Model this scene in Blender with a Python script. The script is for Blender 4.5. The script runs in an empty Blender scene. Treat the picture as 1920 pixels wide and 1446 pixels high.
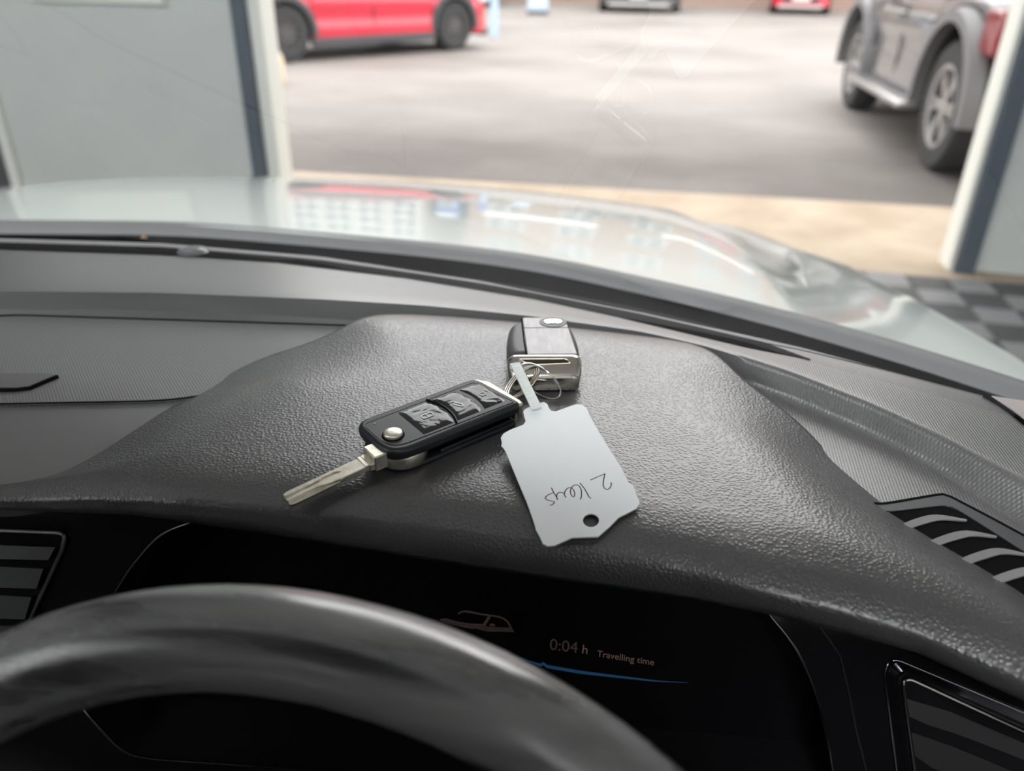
import bpy, bmesh, math, random
import numpy as np
from mathutils import Vector, Matrix

random.seed(7)
S = bpy.context.scene
COL = S.collection
rad = math.radians
CZ = 1.15                      # eye height above the ground, metres

# ------------------------------------------------------------------ camera, sky, exposure
PITCH, YAW, ROLL, FPX = rad(27.9), rad(11.0), rad(1.0), 1479.0
cam_d = bpy.data.cameras.new('camera')
cam = bpy.data.objects.new('camera', cam_d)
COL.objects.link(cam)
CR = Matrix.Rotation(YAW, 3, 'Z') @ Matrix.Rotation(math.pi / 2 - PITCH, 3, 'X') @ Matrix.Rotation(ROLL, 3, 'Z')
cam.matrix_world = Matrix.Translation((0, 0, CZ)) @ CR.to_4x4()
cam_d.sensor_width = 36.0
cam_d.lens = 36.0 * FPX / 1920.0
cam_d.clip_start = 0.01
cam_d.clip_end = 300
cam_d.dof.use_dof = True
cam_d.dof.focus_distance = 0.385
cam_d.dof.aperture_fstop = 6.6
S.camera = cam

W = bpy.data.worlds.new('overcast_sky')
S.world = W
W.use_nodes = True
wn, wl = W.node_tree.nodes, W.node_tree.links
wn.clear()
wo = wn.new('ShaderNodeOutputWorld')
wb = wn.new('ShaderNodeBackground')
wb.inputs['Color'].default_value = (0.985, 0.965, 0.975, 1)
wb.inputs['Strength'].default_value = 4.2
wl.new(wb.outputs[0], wo.inputs[0])

sun_d = bpy.data.lights.new('sun', 'SUN')
sun_d.energy = 0.8
sun_d.angle = rad(40)
sun_d.color = (1.0, 0.95, 0.88)
sun = bpy.data.objects.new('sun', sun_d)
sun.rotation_euler = (rad(-38), rad(12), 0)
COL.objects.link(sun)

S.view_settings.view_transform = 'Standard'
S.view_settings.look = 'None'
S.view_settings.exposure = 0.0
S.view_settings.gamma = 1.0
S.view_settings.use_curve_mapping = False
try:
    S.cycles.max_bounces = 8
    S.cycles.transparent_max_bounces = 16
    S.cycles.caustics_reflective = False
    S.cycles.caustics_refractive = False
    S.cycles.use_denoising = True
    S.cycles.sample_clamp_indirect = 6.0
except Exception:
    pass

# ------------------------------------------------------------------ helpers
def ray(px, py):
    return CR @ Vector(((px - 960) / FPX, -(py - 723) / FPX, -1.0))

def P(px, py, z):
    """point of a horizontal surface z metres above (below) eye level seen at this pixel"""
    d = ray(px, py)
    p = d * (z / d.z)
    return Vector((p.x, p.y, p.z + CZ))

def PP(px, py, p0, n):
    """point of a real plane (p0 relative to the eye, normal n)"""
    d = ray(px, py)
    p = d * (Vector(p0).dot(n) / d.dot(n))
    return Vector((p.x, p.y, p.z + CZ))

def proj(p):
    q = CR.transposed() @ (Vector(p) - Vector((0, 0, CZ)))
    return 960 + FPX * q.x / -q.z, 723 - FPX * q.y / -q.z

def tag(o, label=None, cat=None, group=None, kind=None):
    if label: o['label'] = label
    if cat: o['category'] = cat
    if group: o['group'] = group
    if kind: o['kind'] = kind
    return o

def empty(name, loc=(0, 0, 0), rz=0.0, label=None, cat=None, group=None):
    o = bpy.data.objects.new(name, None)
    o.location = loc
    o.rotation_euler = (0, 0, rz)
    o.empty_display_size = 0.05
    COL.objects.link(o)
    return tag(o, label, cat, group)

def ms(parent):
    """world matrix of a not yet evaluated parent chain"""
    m = Matrix.LocRotScale(parent.location, parent.rotation_euler, parent.scale)
    return ms(parent.parent) @ m if parent.parent else m

class MB:
    def __init__(self):
        self.v, self.f = [], []
    def add(self, vs, fs):
        b = len(self.v)
        self.v += [Vector(p) for p in vs]
        self.f += [[b + i for i in q] for q in fs]
        return self
    def grid(self, rows, close_u=False, close_v=False, flip=False):
        n, m = len(rows), len(rows[0])
        vs = [p for r in rows for p in r]
        fs = []
        for i in range(n if close_u else n - 1):
            for j in range(m if close_v else m - 1):
                a, b = i * m + j, i * m + (j + 1) % m
                c, d = ((i + 1) % n) * m + (j + 1) % m, ((i + 1) % n) * m + j
                fs.append([a, d, c, b] if flip else [a, b, c, d])
        return self.add(vs, fs)
    def box(self, c, s, rot=None):
        vs = []
        for x in (-1, 1):
            for y in (-1, 1):
                for z in (-1, 1):
                    p = Vector((x * s[0] / 2, y * s[1] / 2, z * s[2] / 2))
                    if rot: p = rot @ p
                    vs.append(p + Vector(c))
        return self.add(vs, [[0, 1, 3, 2], [4, 6, 7, 5], [0, 4, 5, 1], [2, 3, 7, 6], [0, 2, 6, 4], [1, 5, 7, 3]])
    def tube(self, path, r, n=8, closed=False, flat=1.0, up=Vector((0, 0, 1))):
        path = [Vector(p) for p in path]
        k = len(path)
        rows = []
        for i, p in enumerate(path):
            a = path[(i - 1) % k] if (closed or i > 0) else p
            b = path[(i + 1) % k] if (closed or i < k - 1) else p
            t = (b - a).normalized()
            s = t.cross(up)
            if s.length < 1e-4: s = t.cross(Vector((1, 0, 0)))
            s.normalize()
            w = s.cross(t).normalized()
            rr = r[i] if isinstance(r, (list, tuple)) else r
            rows.append([p + (s * math.cos(2 * math.pi * q / n) + w * flat * math.sin(2 * math.pi * q / n)) * rr for q in range(n)])
        base = len(self.v)
        self.grid(rows, close_u=closed, close_v=True)
        if not closed:
            self.f.append([base + q for q in range(n)][::-1])
            self.f.append([base + (k - 1) * n + q for q in range(n)])
        return self
    def prism(self, pts, z0, z1):
        """pts: list of 2-D points; extruded z0..z1 in local axes"""
        n = len(pts)
        vs = [(p[0], p[1], z0) for p in pts] + [(p[0], p[1], z1) for p in pts]
        fs = [list(range(n))[::-1], list(range(n, 2 * n))]
        fs += [[i, (i + 1) % n, n + (i + 1) % n, n + i] for i in range(n)]
        return self.add(vs, fs)
    def slab(self, pts, off):
        """pts: 3-D planar loop, extruded by the vector off"""
        n = len(pts)
        off = Vector(off)
        vs = [Vector(p) for p in pts] + [Vector(p) + off for p in pts]
        fs = [list(range(n)), list(range(n, 2 * n))[::-1]]
        fs += [[(i + 1) % n, i, n + i, n + (i + 1) % n] for i in range(n)]
        return self.add(vs, fs)
    def lathe(self, prof, n=24, axis='z', c=(0, 0, 0)):
        """prof: (r, h) pairs"""
        rows = []
        for r, h in prof:
            row = []
            for q in range(n):
                a = 2 * math.pi * q / n
                x, y = r * math.cos(a), r * math.sin(a)
                p = (x, y, h) if axis == 'z' else ((x, h, y) if axis == 'y' else (h, x, y))
                row.append(Vector(p) + Vector(c))
            rows.append(row)
        return self.grid(rows, close_v=True)
    def xf(self, m):
        self.v = [m @ p for p in self.v]
        return self
    def build(self, name, m, parent=None, smooth=True, bevel=0.0, seg=2, world=False, ang=35, sub=0, loc=None):
        """loc: origin of a top-level object; world=True: vertices are world points under a placed parent"""
        me = bpy.data.meshes.new(name)
        vs = self.v
        if world and parent is not None:
            inv = ms(parent).inverted()
            vs = [inv @ p for p in vs]
        if loc is not None:
            vs = [p - Vector(loc) for p in vs]
        me.from_pydata([tuple(p) for p in vs], [], self.f)
        bm = bmesh.new()
        bm.from_mesh(me)
        bmesh.ops.recalc_face_normals(bm, faces=bm.faces)
        bm.to_mesh(me)
        bm.free()
        if m: me.materials.append(m)
        if smooth:
            me.polygons.foreach_set('use_smooth', [True] * len(me.polygons))
            try: me.set_sharp_from_angle(angle=rad(ang))
            except Exception: pass
        o = bpy.data.objects.new(name, me)
        if parent is not None: o.parent = parent
        if loc is not None: o.location = loc
        COL.objects.link(o)
        if bevel:
            b = o.modifiers.new('bevel', 'BEVEL')
            b.width = bevel
            b.segments = seg
            b.limit_method = 'ANGLE'
            b.angle_limit = rad(30)
            b.harden_normals = False
        if sub:
            s = o.modifiers.new('sub', 'SUBSURF')
            s.levels = s.render_levels = sub
        return o

def copy_tree(o, parent=None):
    c = o.copy()
    COL.objects.link(c)
    c.parent = parent
    for ch in o.children:
        copy_tree(ch, c)
    return c

def lerp_path(pts, n):
    """resample a list of tuples evenly by arc length of the first two entries"""
    a = np.array(pts, float)
    d = np.r_[0, np.cumsum(np.linalg.norm(np.diff(a[:, :2], axis=0), axis=1))]
    s = np.linspace(0, d[-1], n)
    return np.stack([np.interp(s, d, a[:, k]) for k in range(a.shape[1])], 1)

def smooth_path(pts, n, closed=False):
    """Catmull-Rom through 2-D or 3-D points"""
    p = [Vector(q) for q in pts]
    k = len(p)
    out = []
    segs = k if closed else k - 1
    per = max(2, n // segs)
    for i in range(segs):
        if closed: a, b, c, d = p[(i - 1) % k], p[i], p[(i + 1) % k], p[(i + 2) % k]
        else: a, b, c, d = p[max(i - 1, 0)], p[i], p[i + 1], p[min(i + 2, k - 1)]
        for q in range(per):
            t = q / per
            out.append(0.5 * ((2 * b) + (c - a) * t + (2 * a - 5 * b + 4 * c - d) * t * t + (3 * b - a - 3 * c + d) * t ** 3))
    if not closed: out.append(p[-1])
    return out

def round_poly(pts, r, n=5):
    """2-D polygon with rounded corners; r single or per corner"""
    out = []
    k = len(pts)
    for i in range(k):
        p = Vector(pts[i][:2]); a = Vector(pts[i - 1][:2]); b = Vector(pts[(i + 1) % k][:2])
        rr = r[i] if isinstance(r, (list, tuple)) else r
        ra = min(rr, (a - p).length * .48); rb = min(rr, (b - p).length * .48)
        u, w = p + (a - p).normalized() * ra, p + (b - p).normalized() * rb
        if rr <= 0: out.append((p.x, p.y)); continue
        for q in range(n + 1):
            t = q / n
            z = u * (1 - t) ** 2 + p * 2 * t * (1 - t) + w * t * t
            out.append((z.x, z.y))
    return out

# ------------------------------------------------------------------ materials
MATS = {}
def mat(name, col, rough=0.5, metal=0.0, spec=0.5, coat=0.0, emit=None, es=1.0, coat_rough=0.03):
    m = bpy.data.materials.new(name)
    m.use_nodes = True
    b = m.node_tree.nodes['Principled BSDF']
    b.inputs['Base Color'].default_value = (*col, 1)
    b.inputs['Roughness'].default_value = rough
    b.inputs['Metallic'].default_value = metal
    b.inputs['Specular IOR Level'].default_value = spec
    b.inputs['Coat Weight'].default_value = coat
    b.inputs['Coat Roughness'].default_value = coat_rough
    if emit:
        b.inputs['Emission Color'].default_value = (*emit, 1)
        b.inputs['Emission Strength'].default_value = es
    MATS[name] = m
    return m

def nodes(m):
    return m.node_tree.nodes, m.node_tree.links, m.node_tree.nodes['Principled BSDF']

def noise_col(m, scale, c1, c2, detail=4.0, lo=0.35, hi=0.65, stretch=(1, 1, 1)):
    n, l, b = nodes(m)
    tc = n.new('ShaderNodeTexCoord'); mp = n.new('ShaderNodeMapping')
    mp.inputs['Scale'].default_value = stretch
    tx = n.new('ShaderNodeTexNoise'); tx.inputs['Scale'].default_value = scale; tx.inputs['Detail'].default_value = detail
    cr = n.new('ShaderNodeValToRGB')
    cr.color_ramp.elements[0].position = lo; cr.color_ramp.elements[0].color = (*c1, 1)
    cr.color_ramp.elements[1].position = hi; cr.color_ramp.elements[1].color = (*c2, 1)
    l.new(tc.outputs['Object'], mp.inputs[0]); l.new(mp.outputs[0], tx.inputs['Vector'])
    l.new(tx.outputs['Fac'], cr.inputs[0]); l.new(cr.outputs[0], b.inputs['Base Color'])
    return tx, cr

def noise_bump(m, scale, dist, detail=3.0, strength=1.0):
    n, l, b = nodes(m)
    tc = n.new('ShaderNodeTexCoord')
    tx = n.new('ShaderNodeTexNoise'); tx.inputs['Scale'].default_value = scale; tx.inputs['Detail'].default_value = detail
    bp = n.new('ShaderNodeBump'); bp.inputs['Distance'].default_value = dist; bp.inputs['Strength'].default_value = strength
    l.new(tc.outputs['Object'], tx.inputs['Vector']); l.new(tx.outputs['Fac'], bp.inputs['Height'])
    l.new(bp.outputs[0], b.inputs['Normal'])

def leather(name, col, rough, scale, dist):
    m = mat(name, col, rough, spec=1.0, coat=0.6, coat_rough=0.28)
    n, l, b = nodes(m)
    tc = n.new('ShaderNodeTexCoord')
    vo = n.new('ShaderNodeTexVoronoi'); vo.feature = 'SMOOTH_F1'; vo.inputs['Smoothness'].default_value = .12; vo.inputs['Scale'].default_value = scale; vo.inputs['Randomness'].default_value = .9
    l.new(tc.outputs['Object'], vo.inputs['Vector'])
    mr = n.new('ShaderNodeMapRange'); mr.inputs['From Max'].default_value = 0.75; mr.inputs['To Min'].default_value = 1; mr.inputs['To Max'].default_value = 0; mr.interpolation_type = 'SMOOTHSTEP'
    l.new(vo.outputs['Distance'], mr.inputs['Value'])
    bp = n.new('ShaderNodeBump'); bp.inputs['Distance'].default_value = dist; bp.inputs['Strength'].default_value = 1.0
    l.new(mr.outputs[0], bp.inputs['Height']); l.new(bp.outputs[0], b.inputs['Normal'])
    b2 = n.new('ShaderNodeBump'); b2.inputs['Distance'].default_value = dist * .2
    l.new(mr.outputs[0], b2.inputs['Height']); l.new(b2.outputs[0], b.inputs['Coat Normal'])
    return m

def weave(name, col, rough, period, dist, ang=45, lines=False):
    """woven grain: two crossing waves; faded by the vertex attribute 'weave' when there is one"""
    m = mat(name, col, rough, spec=1.0, coat=0.5, coat_rough=0.3)
    n, l, b = nodes(m)
    tc = n.new('ShaderNodeTexCoord'); mp = n.new('ShaderNodeMapping')
    mp.inputs['Rotation'].default_value = (0, 0, rad(ang))
    k = 2 * math.pi / period
    mp.inputs['Scale'].default_value = (k, k, k)
    l.new(tc.outputs['Object'], mp.inputs[0])
    sx = n.new('ShaderNodeSeparateXYZ'); l.new(mp.outputs[0], sx.inputs[0])
    s1 = n.new('ShaderNodeMath'); s1.operation = 'SINE'; l.new(sx.outputs[0], s1.inputs[0])
    s2 = n.new('ShaderNodeMath'); s2.operation = 'SINE'; l.new(sx.outputs[1], s2.inputs[0])
    mu = n.new('ShaderNodeMath'); mu.operation = 'ADD'
    l.new(s1.outputs[0], mu.inputs[0]); l.new(s2.outputs[0], mu.inputs[1])
    at = n.new('ShaderNodeAttribute'); at.attribute_name = 'weave'
    m2 = n.new('ShaderNodeMath'); m2.operation = 'MULTIPLY'
    l.new(mu.outputs[0], m2.inputs[0]); l.new(at.outputs['Fac'], m2.inputs[1])
    bp = n.new('ShaderNodeBump'); bp.inputs['Distance'].default_value = dist
    l.new(m2.outputs[0], bp.inputs['Height']); l.new(bp.outputs[0], b.inputs['Normal'])
    return m

leather_m = leather('grained_black_leather', (0.060, 0.058, 0.060), 0.34, 610, 0.00018)
pad_m = weave('soft_grey_dash', (0.15, 0.147, 0.15), 0.34, 0.00150, 0.00004, 0)
smooth_m = mat('satin_dash_plastic', (0.125, 0.122, 0.125), 0.5)
noise_bump(smooth_m, 1500, 0.00005)
groove_m = mat('groove_black', (0.006, 0.006, 0.007), 0.9, spec=0.08)
black_m = mat('matt_black', (0.012, 0.012, 0.013), 0.55)
gloss_m = mat('piano_black', (0.006, 0.006, 0.007), 0.08)
screen_m = mat('display_black', (0.004, 0.004, 0.005), 0.3, spec=0.12)
chrome_m = mat('dark_chrome', (0.42, 0.42, 0.44), 0.18, 1.0)
slat_m = mat('vent_slat_black', (0.016, 0.017, 0.018), 0.5, spec=0.3)
slat2_m = mat('vent_slat_grey', (0.30, 0.29, 0.295), 0.38)
key_black_m = mat('key_black_plastic', (0.012, 0.013, 0.016), 0.38)
noise_bump(key_black_m, 2200, 0.00003)
key_film_m = mat('wrinkled_clear_film_over_black', (0.01, 0.011, 0.014), 0.1, coat=0.15)
n_, l_, b_ = nodes(key_film_m)
tc_ = n_.new('ShaderNodeTexCoord'); tx_ = n_.new('ShaderNodeTexNoise'); tx_.inputs['Scale'].default_value = 75; tx_.inputs['Detail'].default_value = 1.5; tx_.inputs['Distortion'].default_value = 1.5
bp_ = n_.new('ShaderNodeBump'); bp_.inputs['Distance'].default_value = 0.0006
l_.new(tc_.outputs['Object'], tx_.inputs['Vector']); l_.new(tx_.outputs['Fac'], bp_.inputs['Height']); l_.new(bp_.outputs[0], b_.inputs['Normal']); l_.new(bp_.outputs[0], b_.inputs['Coat Normal'])
key_grey_m = mat('key_grey_satin', (0.4, 0.39, 0.4), 0.33, 0.5)
noise_col(key_grey_m, 90, (0.27, 0.26, 0.27), (0.33, 0.32, 0.325), stretch=(1, 4, 1))
nickel_m = mat('worn_nickel', (0.8, 0.75, 0.65), 0.36, 1.0)
noise_col(nickel_m, 260, (0.66, 0.61, 0.51), (0.88, 0.84, 0.75), 5, .3, .7)
capchrome_m = mat('key_cap_chrome', (0.6, 0.56, 0.5), 0.14, 1.0)
steel_m = mat('ring_steel', (0.7, 0.72, 0.74), 0.15, 1.0)
tag_m = mat('white_tag_plastic', (0.90, 0.93, 0.94), 0.38)
tie_m = mat('off_white_nylon', (0.80, 0.83, 0.82), 0.4)
ink_m = mat('purple_ink', (0.06, 0.018, 0.06), 0.6)
icon_m = mat('icon_white', (0.85, 0.85, 0.86), 0.5)
logo_g_m = mat('emblem_green_black', (0.006, 0.04, 0.03), 0.25)
logo_w_m = mat('emblem_silver', (0.85, 0.87, 0.85), 0.25, 0.8)
wheel_m = mat('worn_wheel_leather', (0.04, 0.04, 0.041), 0.3, spec=1.0, coat=1.0, coat_rough=0.17)
n_, l_, b_ = nodes(wheel_m)
tc_ = n_.new('ShaderNodeTexCoord'); tx_ = n_.new('ShaderNodeTexNoise'); tx_.inputs['Scale'].default_value = 50; tx_.inputs['Detail'].default_value = 5
mp_ = n_.new('ShaderNodeMapping'); mp_.inputs['Scale'].default_value = (0.13, 1.4, 1.4)
cw_ = n_.new('ShaderNodeValToRGB'); cw_.color_ramp.elements[0].position = .3; cw_.color_ramp.elements[0].color = (.035, .035, .036, 1); cw_.color_ramp.elements[1].position = .7; cw_.color_ramp.elements[1].color = (.20, .20, .20, 1)
l_.new(tx_.outputs['Fac'], cw_.inputs[0]); l_.new(cw_.outputs[0], b_.inputs['Base Color'])
mr_ = n_.new('ShaderNodeMapRange'); mr_.inputs['From Min'].default_value = .35; mr_.inputs['From Max'].default_value = .65; mr_.inputs['To Min'].default_value = .2; mr_.inputs['To Max'].default_value = .5
l_.new(tc_.outputs['Object'], mp_.inputs[0]); l_.new(mp_.outputs[0], tx_.inputs['Vector']); l_.new(tx_.outputs['Fac'], mr_.inputs['Value']); l_.new(mr_.outputs[0], b_.inputs['Roughness'])
frit_m = mat('black_ceramic_frit', (0.006, 0.006, 0.008), 0.25)
cowl_m = mat('grey_cowl_plastic', (0.17, 0.172, 0.178), 0.55)
paint_m = mat('pale_mint_white_paint', (0.74, 0.80, 0.765), 0.3, spec=0.5, coat=1.0)
head_m = mat('headlining_grey', (0.16, 0.16, 0.16), 0.9)

glass_m = bpy.data.materials.new('windscreen_glass'); glass_m.use_nodes = True
n_, l_ = glass_m.node_tree.nodes, glass_m.node_tree.links
n_.clear()
go = n_.new('ShaderNodeOutputMaterial'); mx = n_.new('ShaderNodeMixShader'); tr = n_.new('ShaderNodeBsdfTransparent'); gl = n_.new('ShaderNodeBsdfGlossy')
tr.inputs[0].default_value = (0.945, 0.965, 0.955, 1); gl.inputs['Roughness'].default_value = 0.0
fr = n_.new('ShaderNodeFresnel')
# thin pane: same reflectance from both faces
gm = n_.new('ShaderNodeNewGeometry'); io = n_.new('ShaderNodeMapRange'); io.inputs['To Min'].default_value = 1.5; io.inputs['To Max'].default_value = 1 / 1.5
l_.new(gm.outputs['Backfacing'], io.inputs['Value']); l_.new(io.outputs[0], fr.inputs[0])
l_.new(fr.outputs[0], mx.inputs[0]); l_.new(tr.outputs[0], mx.inputs[1]); l_.new(gl.outputs[0], mx.inputs[2]); l_.new(mx.outputs[0], go.inputs[0])

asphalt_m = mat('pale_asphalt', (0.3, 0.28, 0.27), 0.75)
concrete_m = mat('sandy_concrete', (0.55, 0.43, 0.3), 0.85)
noise_col(concrete_m, 3.2, (0.33, 0.255, 0.18), (0.44, 0.36, 0.275), 6, .3, .7)
tile_d_m = mat('black_floor_tile', (0.035, 0.036, 0.038), 0.55)
tile_l_m = mat('grey_floor_tile', (0.17, 0.17, 0.175), 0.5)
for tm in (tile_d_m, tile_l_m): noise_bump(tm, 90, 0.002)
floor_m = mat('dark_floor', (0.09, 0.09, 0.092), 0.6)
wall_m = mat('grey_panel', (0.56, 0.59, 0.575), 0.6)
noise_col(wall_m, 1.5, (0.55, 0.58, 0.565), (0.60, 0.63, 0.61), 3)
inwall_m = mat('garage_white_wall', (0.5, 0.5, 0.495), 0.8)
ceil_m = mat('garage_ceiling_grey', (0.82, 0.82, 0.82), 0.9)
post_m = mat('blue_grey_steel', (0.075, 0.095, 0.12), 0.45)
trim_m = mat('cream_trim', (0.78, 0.79, 0.74), 0.55)
pillar_m = mat('dark_pillar', (0.05, 0.055, 0.06), 0.6)
fill_m = mat('fill_light_glow', (0.9, 0.9, 0.9), 0.5, emit=(0.98, 0.99, 1.0), es=105.0)  # glow of the added interior fill lights
white_m = mat('white_board', (0.85, 0.85, 0.78), 0.5)

# ground colour: pale asphalt with worn patches and cracks, darker towards the apron
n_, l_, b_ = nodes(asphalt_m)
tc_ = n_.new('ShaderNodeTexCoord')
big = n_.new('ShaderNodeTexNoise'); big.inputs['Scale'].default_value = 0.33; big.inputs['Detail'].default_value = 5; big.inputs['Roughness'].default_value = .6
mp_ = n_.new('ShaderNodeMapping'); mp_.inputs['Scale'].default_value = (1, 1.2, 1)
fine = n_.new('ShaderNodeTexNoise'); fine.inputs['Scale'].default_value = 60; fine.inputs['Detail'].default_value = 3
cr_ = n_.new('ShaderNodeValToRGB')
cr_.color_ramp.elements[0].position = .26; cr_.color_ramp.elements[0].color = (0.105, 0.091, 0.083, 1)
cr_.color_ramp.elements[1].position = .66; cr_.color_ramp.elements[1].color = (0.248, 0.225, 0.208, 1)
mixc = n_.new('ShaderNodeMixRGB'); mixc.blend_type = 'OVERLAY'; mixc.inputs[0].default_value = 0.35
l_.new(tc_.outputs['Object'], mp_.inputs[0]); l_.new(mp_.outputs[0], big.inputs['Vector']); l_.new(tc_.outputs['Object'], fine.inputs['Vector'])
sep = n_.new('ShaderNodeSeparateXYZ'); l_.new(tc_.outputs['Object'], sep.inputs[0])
apron_ramp = n_.new('ShaderNodeMapRange'); apron_ramp.inputs['From Min'].default_value = 4.4; apron_ramp.inputs['From Max'].default_value = 8.8; apron_ramp.inputs['To Min'].default_value = -.20; apron_ramp.inputs['To Max'].default_value = .10; apron_ramp.interpolation_type = 'SMOOTHSTEP'  # ramp along y: darker near the apron, paler further out
l_.new(sep.outputs[1], apron_ramp.inputs['Value'])
addw = n_.new('ShaderNodeMath'); addw.operation = 'ADD'; l_.new(big.outputs['Fac'], addw.inputs[0]); l_.new(apron_ramp.outputs[0], addw.inputs[1])
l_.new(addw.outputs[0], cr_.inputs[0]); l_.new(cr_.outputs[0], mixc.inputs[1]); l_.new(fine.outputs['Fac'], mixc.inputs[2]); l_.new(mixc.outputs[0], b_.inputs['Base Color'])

# ------------------------------------------------------------------ setting: yard, garage
G = -CZ
def struct(o):
    o['kind'] = 'structure'
    return o

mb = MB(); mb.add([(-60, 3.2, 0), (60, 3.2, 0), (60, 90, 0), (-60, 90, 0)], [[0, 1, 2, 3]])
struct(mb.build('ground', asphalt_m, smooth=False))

# concrete apron between the garage door and the asphalt (edge slightly askew to the door line)
e0, e1 = P(530, 322, G), P(1790, 391, G)
dv = (e1 - e0) / (e1.x - e0.x)
def edge(x): return (x, e0.y + dv.y * (x - e0.x), 0)
GV = P(1780, 510, G).y                     # plane of the door opening
mb = MB()
lo = [edge(-7), edge(6)]
mb.add([(-7, GV - .12, 0.012), (6, GV - .12, 0.012), (lo[1][0], lo[1][1], 0.006), (lo[0][0], lo[0][1], 0.006),
        (-7, GV - .12, -.05), (6, GV - .12, -.05), (lo[1][0], lo[1][1], -.05), (lo[0][0], lo[0][1], -.05)],
       [[0, 1, 2, 3], [4, 7, 6, 5], [0, 4, 5, 1], [1, 5, 6, 2], [2, 6, 7, 3], [3, 7, 4, 0]])
struct(mb.build('trim_1', concrete_m, smooth=False))['label'] = 'sandy concrete apron in front of the garage door'

# garage floor with chequered tiles right of the car
XL, XR, YB, HG = -5.2, 3.2, -4.5, 4.3
mb = MB(); mb.box(((XL + XR) / 2, (YB + GV - .12) / 2, -.03), (XR - XL, GV - .12 - YB, .06))
fl = struct(mb.build('floor', floor_m, smooth=False))
TS = .165
tile_me = None
k = 0
for i in range(14):
    for j in range(13):
        x, y = .70 + TS * (i + .5), GV - .12 - TS * (j + .5)
        mb = MB(); mb.box((x, y, .006), (TS - .006, TS - .006, .012))
        t = mb.build('tile', tile_l_m if (i + j) % 2 else tile_d_m, fl, smooth=False)

# front wall: left panel, right panel, lintel; door frame posts and edge trims
lx0 = PP(45, 340, (0, GV, 0), Vector((0, 1, 0))).x
lx1 = PP(484, 340, (0, GV, 0), Vector((0, 1, 0))).x
lx2 = PP(508, 340, (0, GV, 0), Vector((0, 1, 0))).x
lx3 = PP(530, 340, (0, GV, 0), Vector((0, 1, 0))).x
rx0 = P(1774, 511, G).x
rx1 = P(1786, 513, G).x
rx2 = P(1823, 518, G).x
def bx(name, x0, x1, y0, y1, z0, z1, m, parent=None, bev=0.0):
    b = MB(); b.box(((x0 + x1) / 2, (y0 + y1) / 2, (z0 + z1) / 2), (x1 - x0, y1 - y0, z1 - z0))
    return b.build(name, m, parent, smooth=bool(bev), bevel=bev)
HD = 3.9
wf = struct(bx('wall_front', lx0, lx1, GV, GV + .08, 0, HG, wall_m))
struct(bx('trim_2', lx1, lx2, GV - .05, GV + .10, 0, HD, post_m, bev=.006))
struct(bx('trim_3', lx2, lx3, GV - .02, GV + .12, 0, HD, trim_m, bev=.006))
struct(bx('trim_4', rx0, rx1, GV - .02, GV + .12, 0, HD, trim_m, bev=.006))
struct(bx('trim_5', rx1, rx2, GV - .05, GV + .10, 0, HD, post_m, bev=.006))
struct(bx('wall_front.001', rx2, XR, GV, GV + .08, 0, HG, wall_m))
struct(bx('wall_front.002', lx1, rx2, GV, GV + .08, HD, HG, wall_m))
struct(bx('trim_6', lx0 - .06, lx0, GV - .03, GV + .1, 0, HG, trim_m, bev=.006))
struct(bx('wall_front.003', XL, lx0 - .06, GV - .02, GV + .06, 0, HG, pillar_m))
struct(bx('wall_left', XL - .1, XL, YB, GV + .08, 0, HG, inwall_m))
struct(bx('wall_right', XR, XR + .1, YB, GV + .08, 0, HG, inwall_m))
struct(bx('wall_back', XL, XR, YB - .1, YB, 0, HG, inwall_m))
cl = struct(bx('ceiling', XL - .1, XR + .1, YB - .1, GV + .08, HG, HG + .1, ceil_m))
for x, y, where in ((-4.0, -2.7, 'left of the ceiling, second row from the back wall'), (-1.8, -2.9, 'middle of the ceiling, second row from the back wall'), (.3, -2.9, 'right of the ceiling, second row from the back wall'),
                    (-4.0, -3.9, 'rear left corner of the garage ceiling'), (-1.8, -3.9, 'rear middle of the garage ceiling'), (.3, -3.9, 'rear right corner of the garage ceiling')):
    r = empty('fill_light', (x, y, HG))  # fill lights added out of view to brighten the garage interior
    tag(r, 'unseen added fill light panel, ' + where, 'light', 'added fill lights')
    b = MB(); b.box((0, 0, -.02), (1.25, .34, .04)); b.build('frame', trim_m, r, smooth=False)
    b = MB(); b.box((0, 0, -.043), (1.17, .28, .006)); b.build('diffuser', fill_m, r, smooth=False)
# pale board on the left panel
p0 = PP(60, 4, (0, GV, 0), Vector((0, 1, 0))); p1 = PP(312, 4, (0, GV, 0), Vector((0, 1, 0)))
r = empty('notice_board', ((p0.x + p1.x) / 2, GV - .002, p1.z), label='pale white board mounted high on the grey left door panel', cat='board')
b = MB(); b.box((0, -.008, .32), (p1.x - p0.x - .03, .012, .62)); b.build('board_sheet', white_m, r, smooth=False)
b = MB()
w_ = p1.x - p0.x
for q in ((0, 0, w_, .02), (0, .64, w_, .02)): b.box((q[0], -.011, q[1]), (q[2], .02, q[3]))
for sx in (-1, 1): b.box((sx * (w_ / 2 - .01), -.011, .32), (.02, .02, .62))
b.build('board_frame', trim_m, r, smooth=False)

# ------------------------------------------------------------------ own car: dashboard
dash = empty('car_dashboard', (-.1, .35, CZ - .25), label='dark grey car dashboard with a leather grained hood over the instruments', cat='dashboard')

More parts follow.
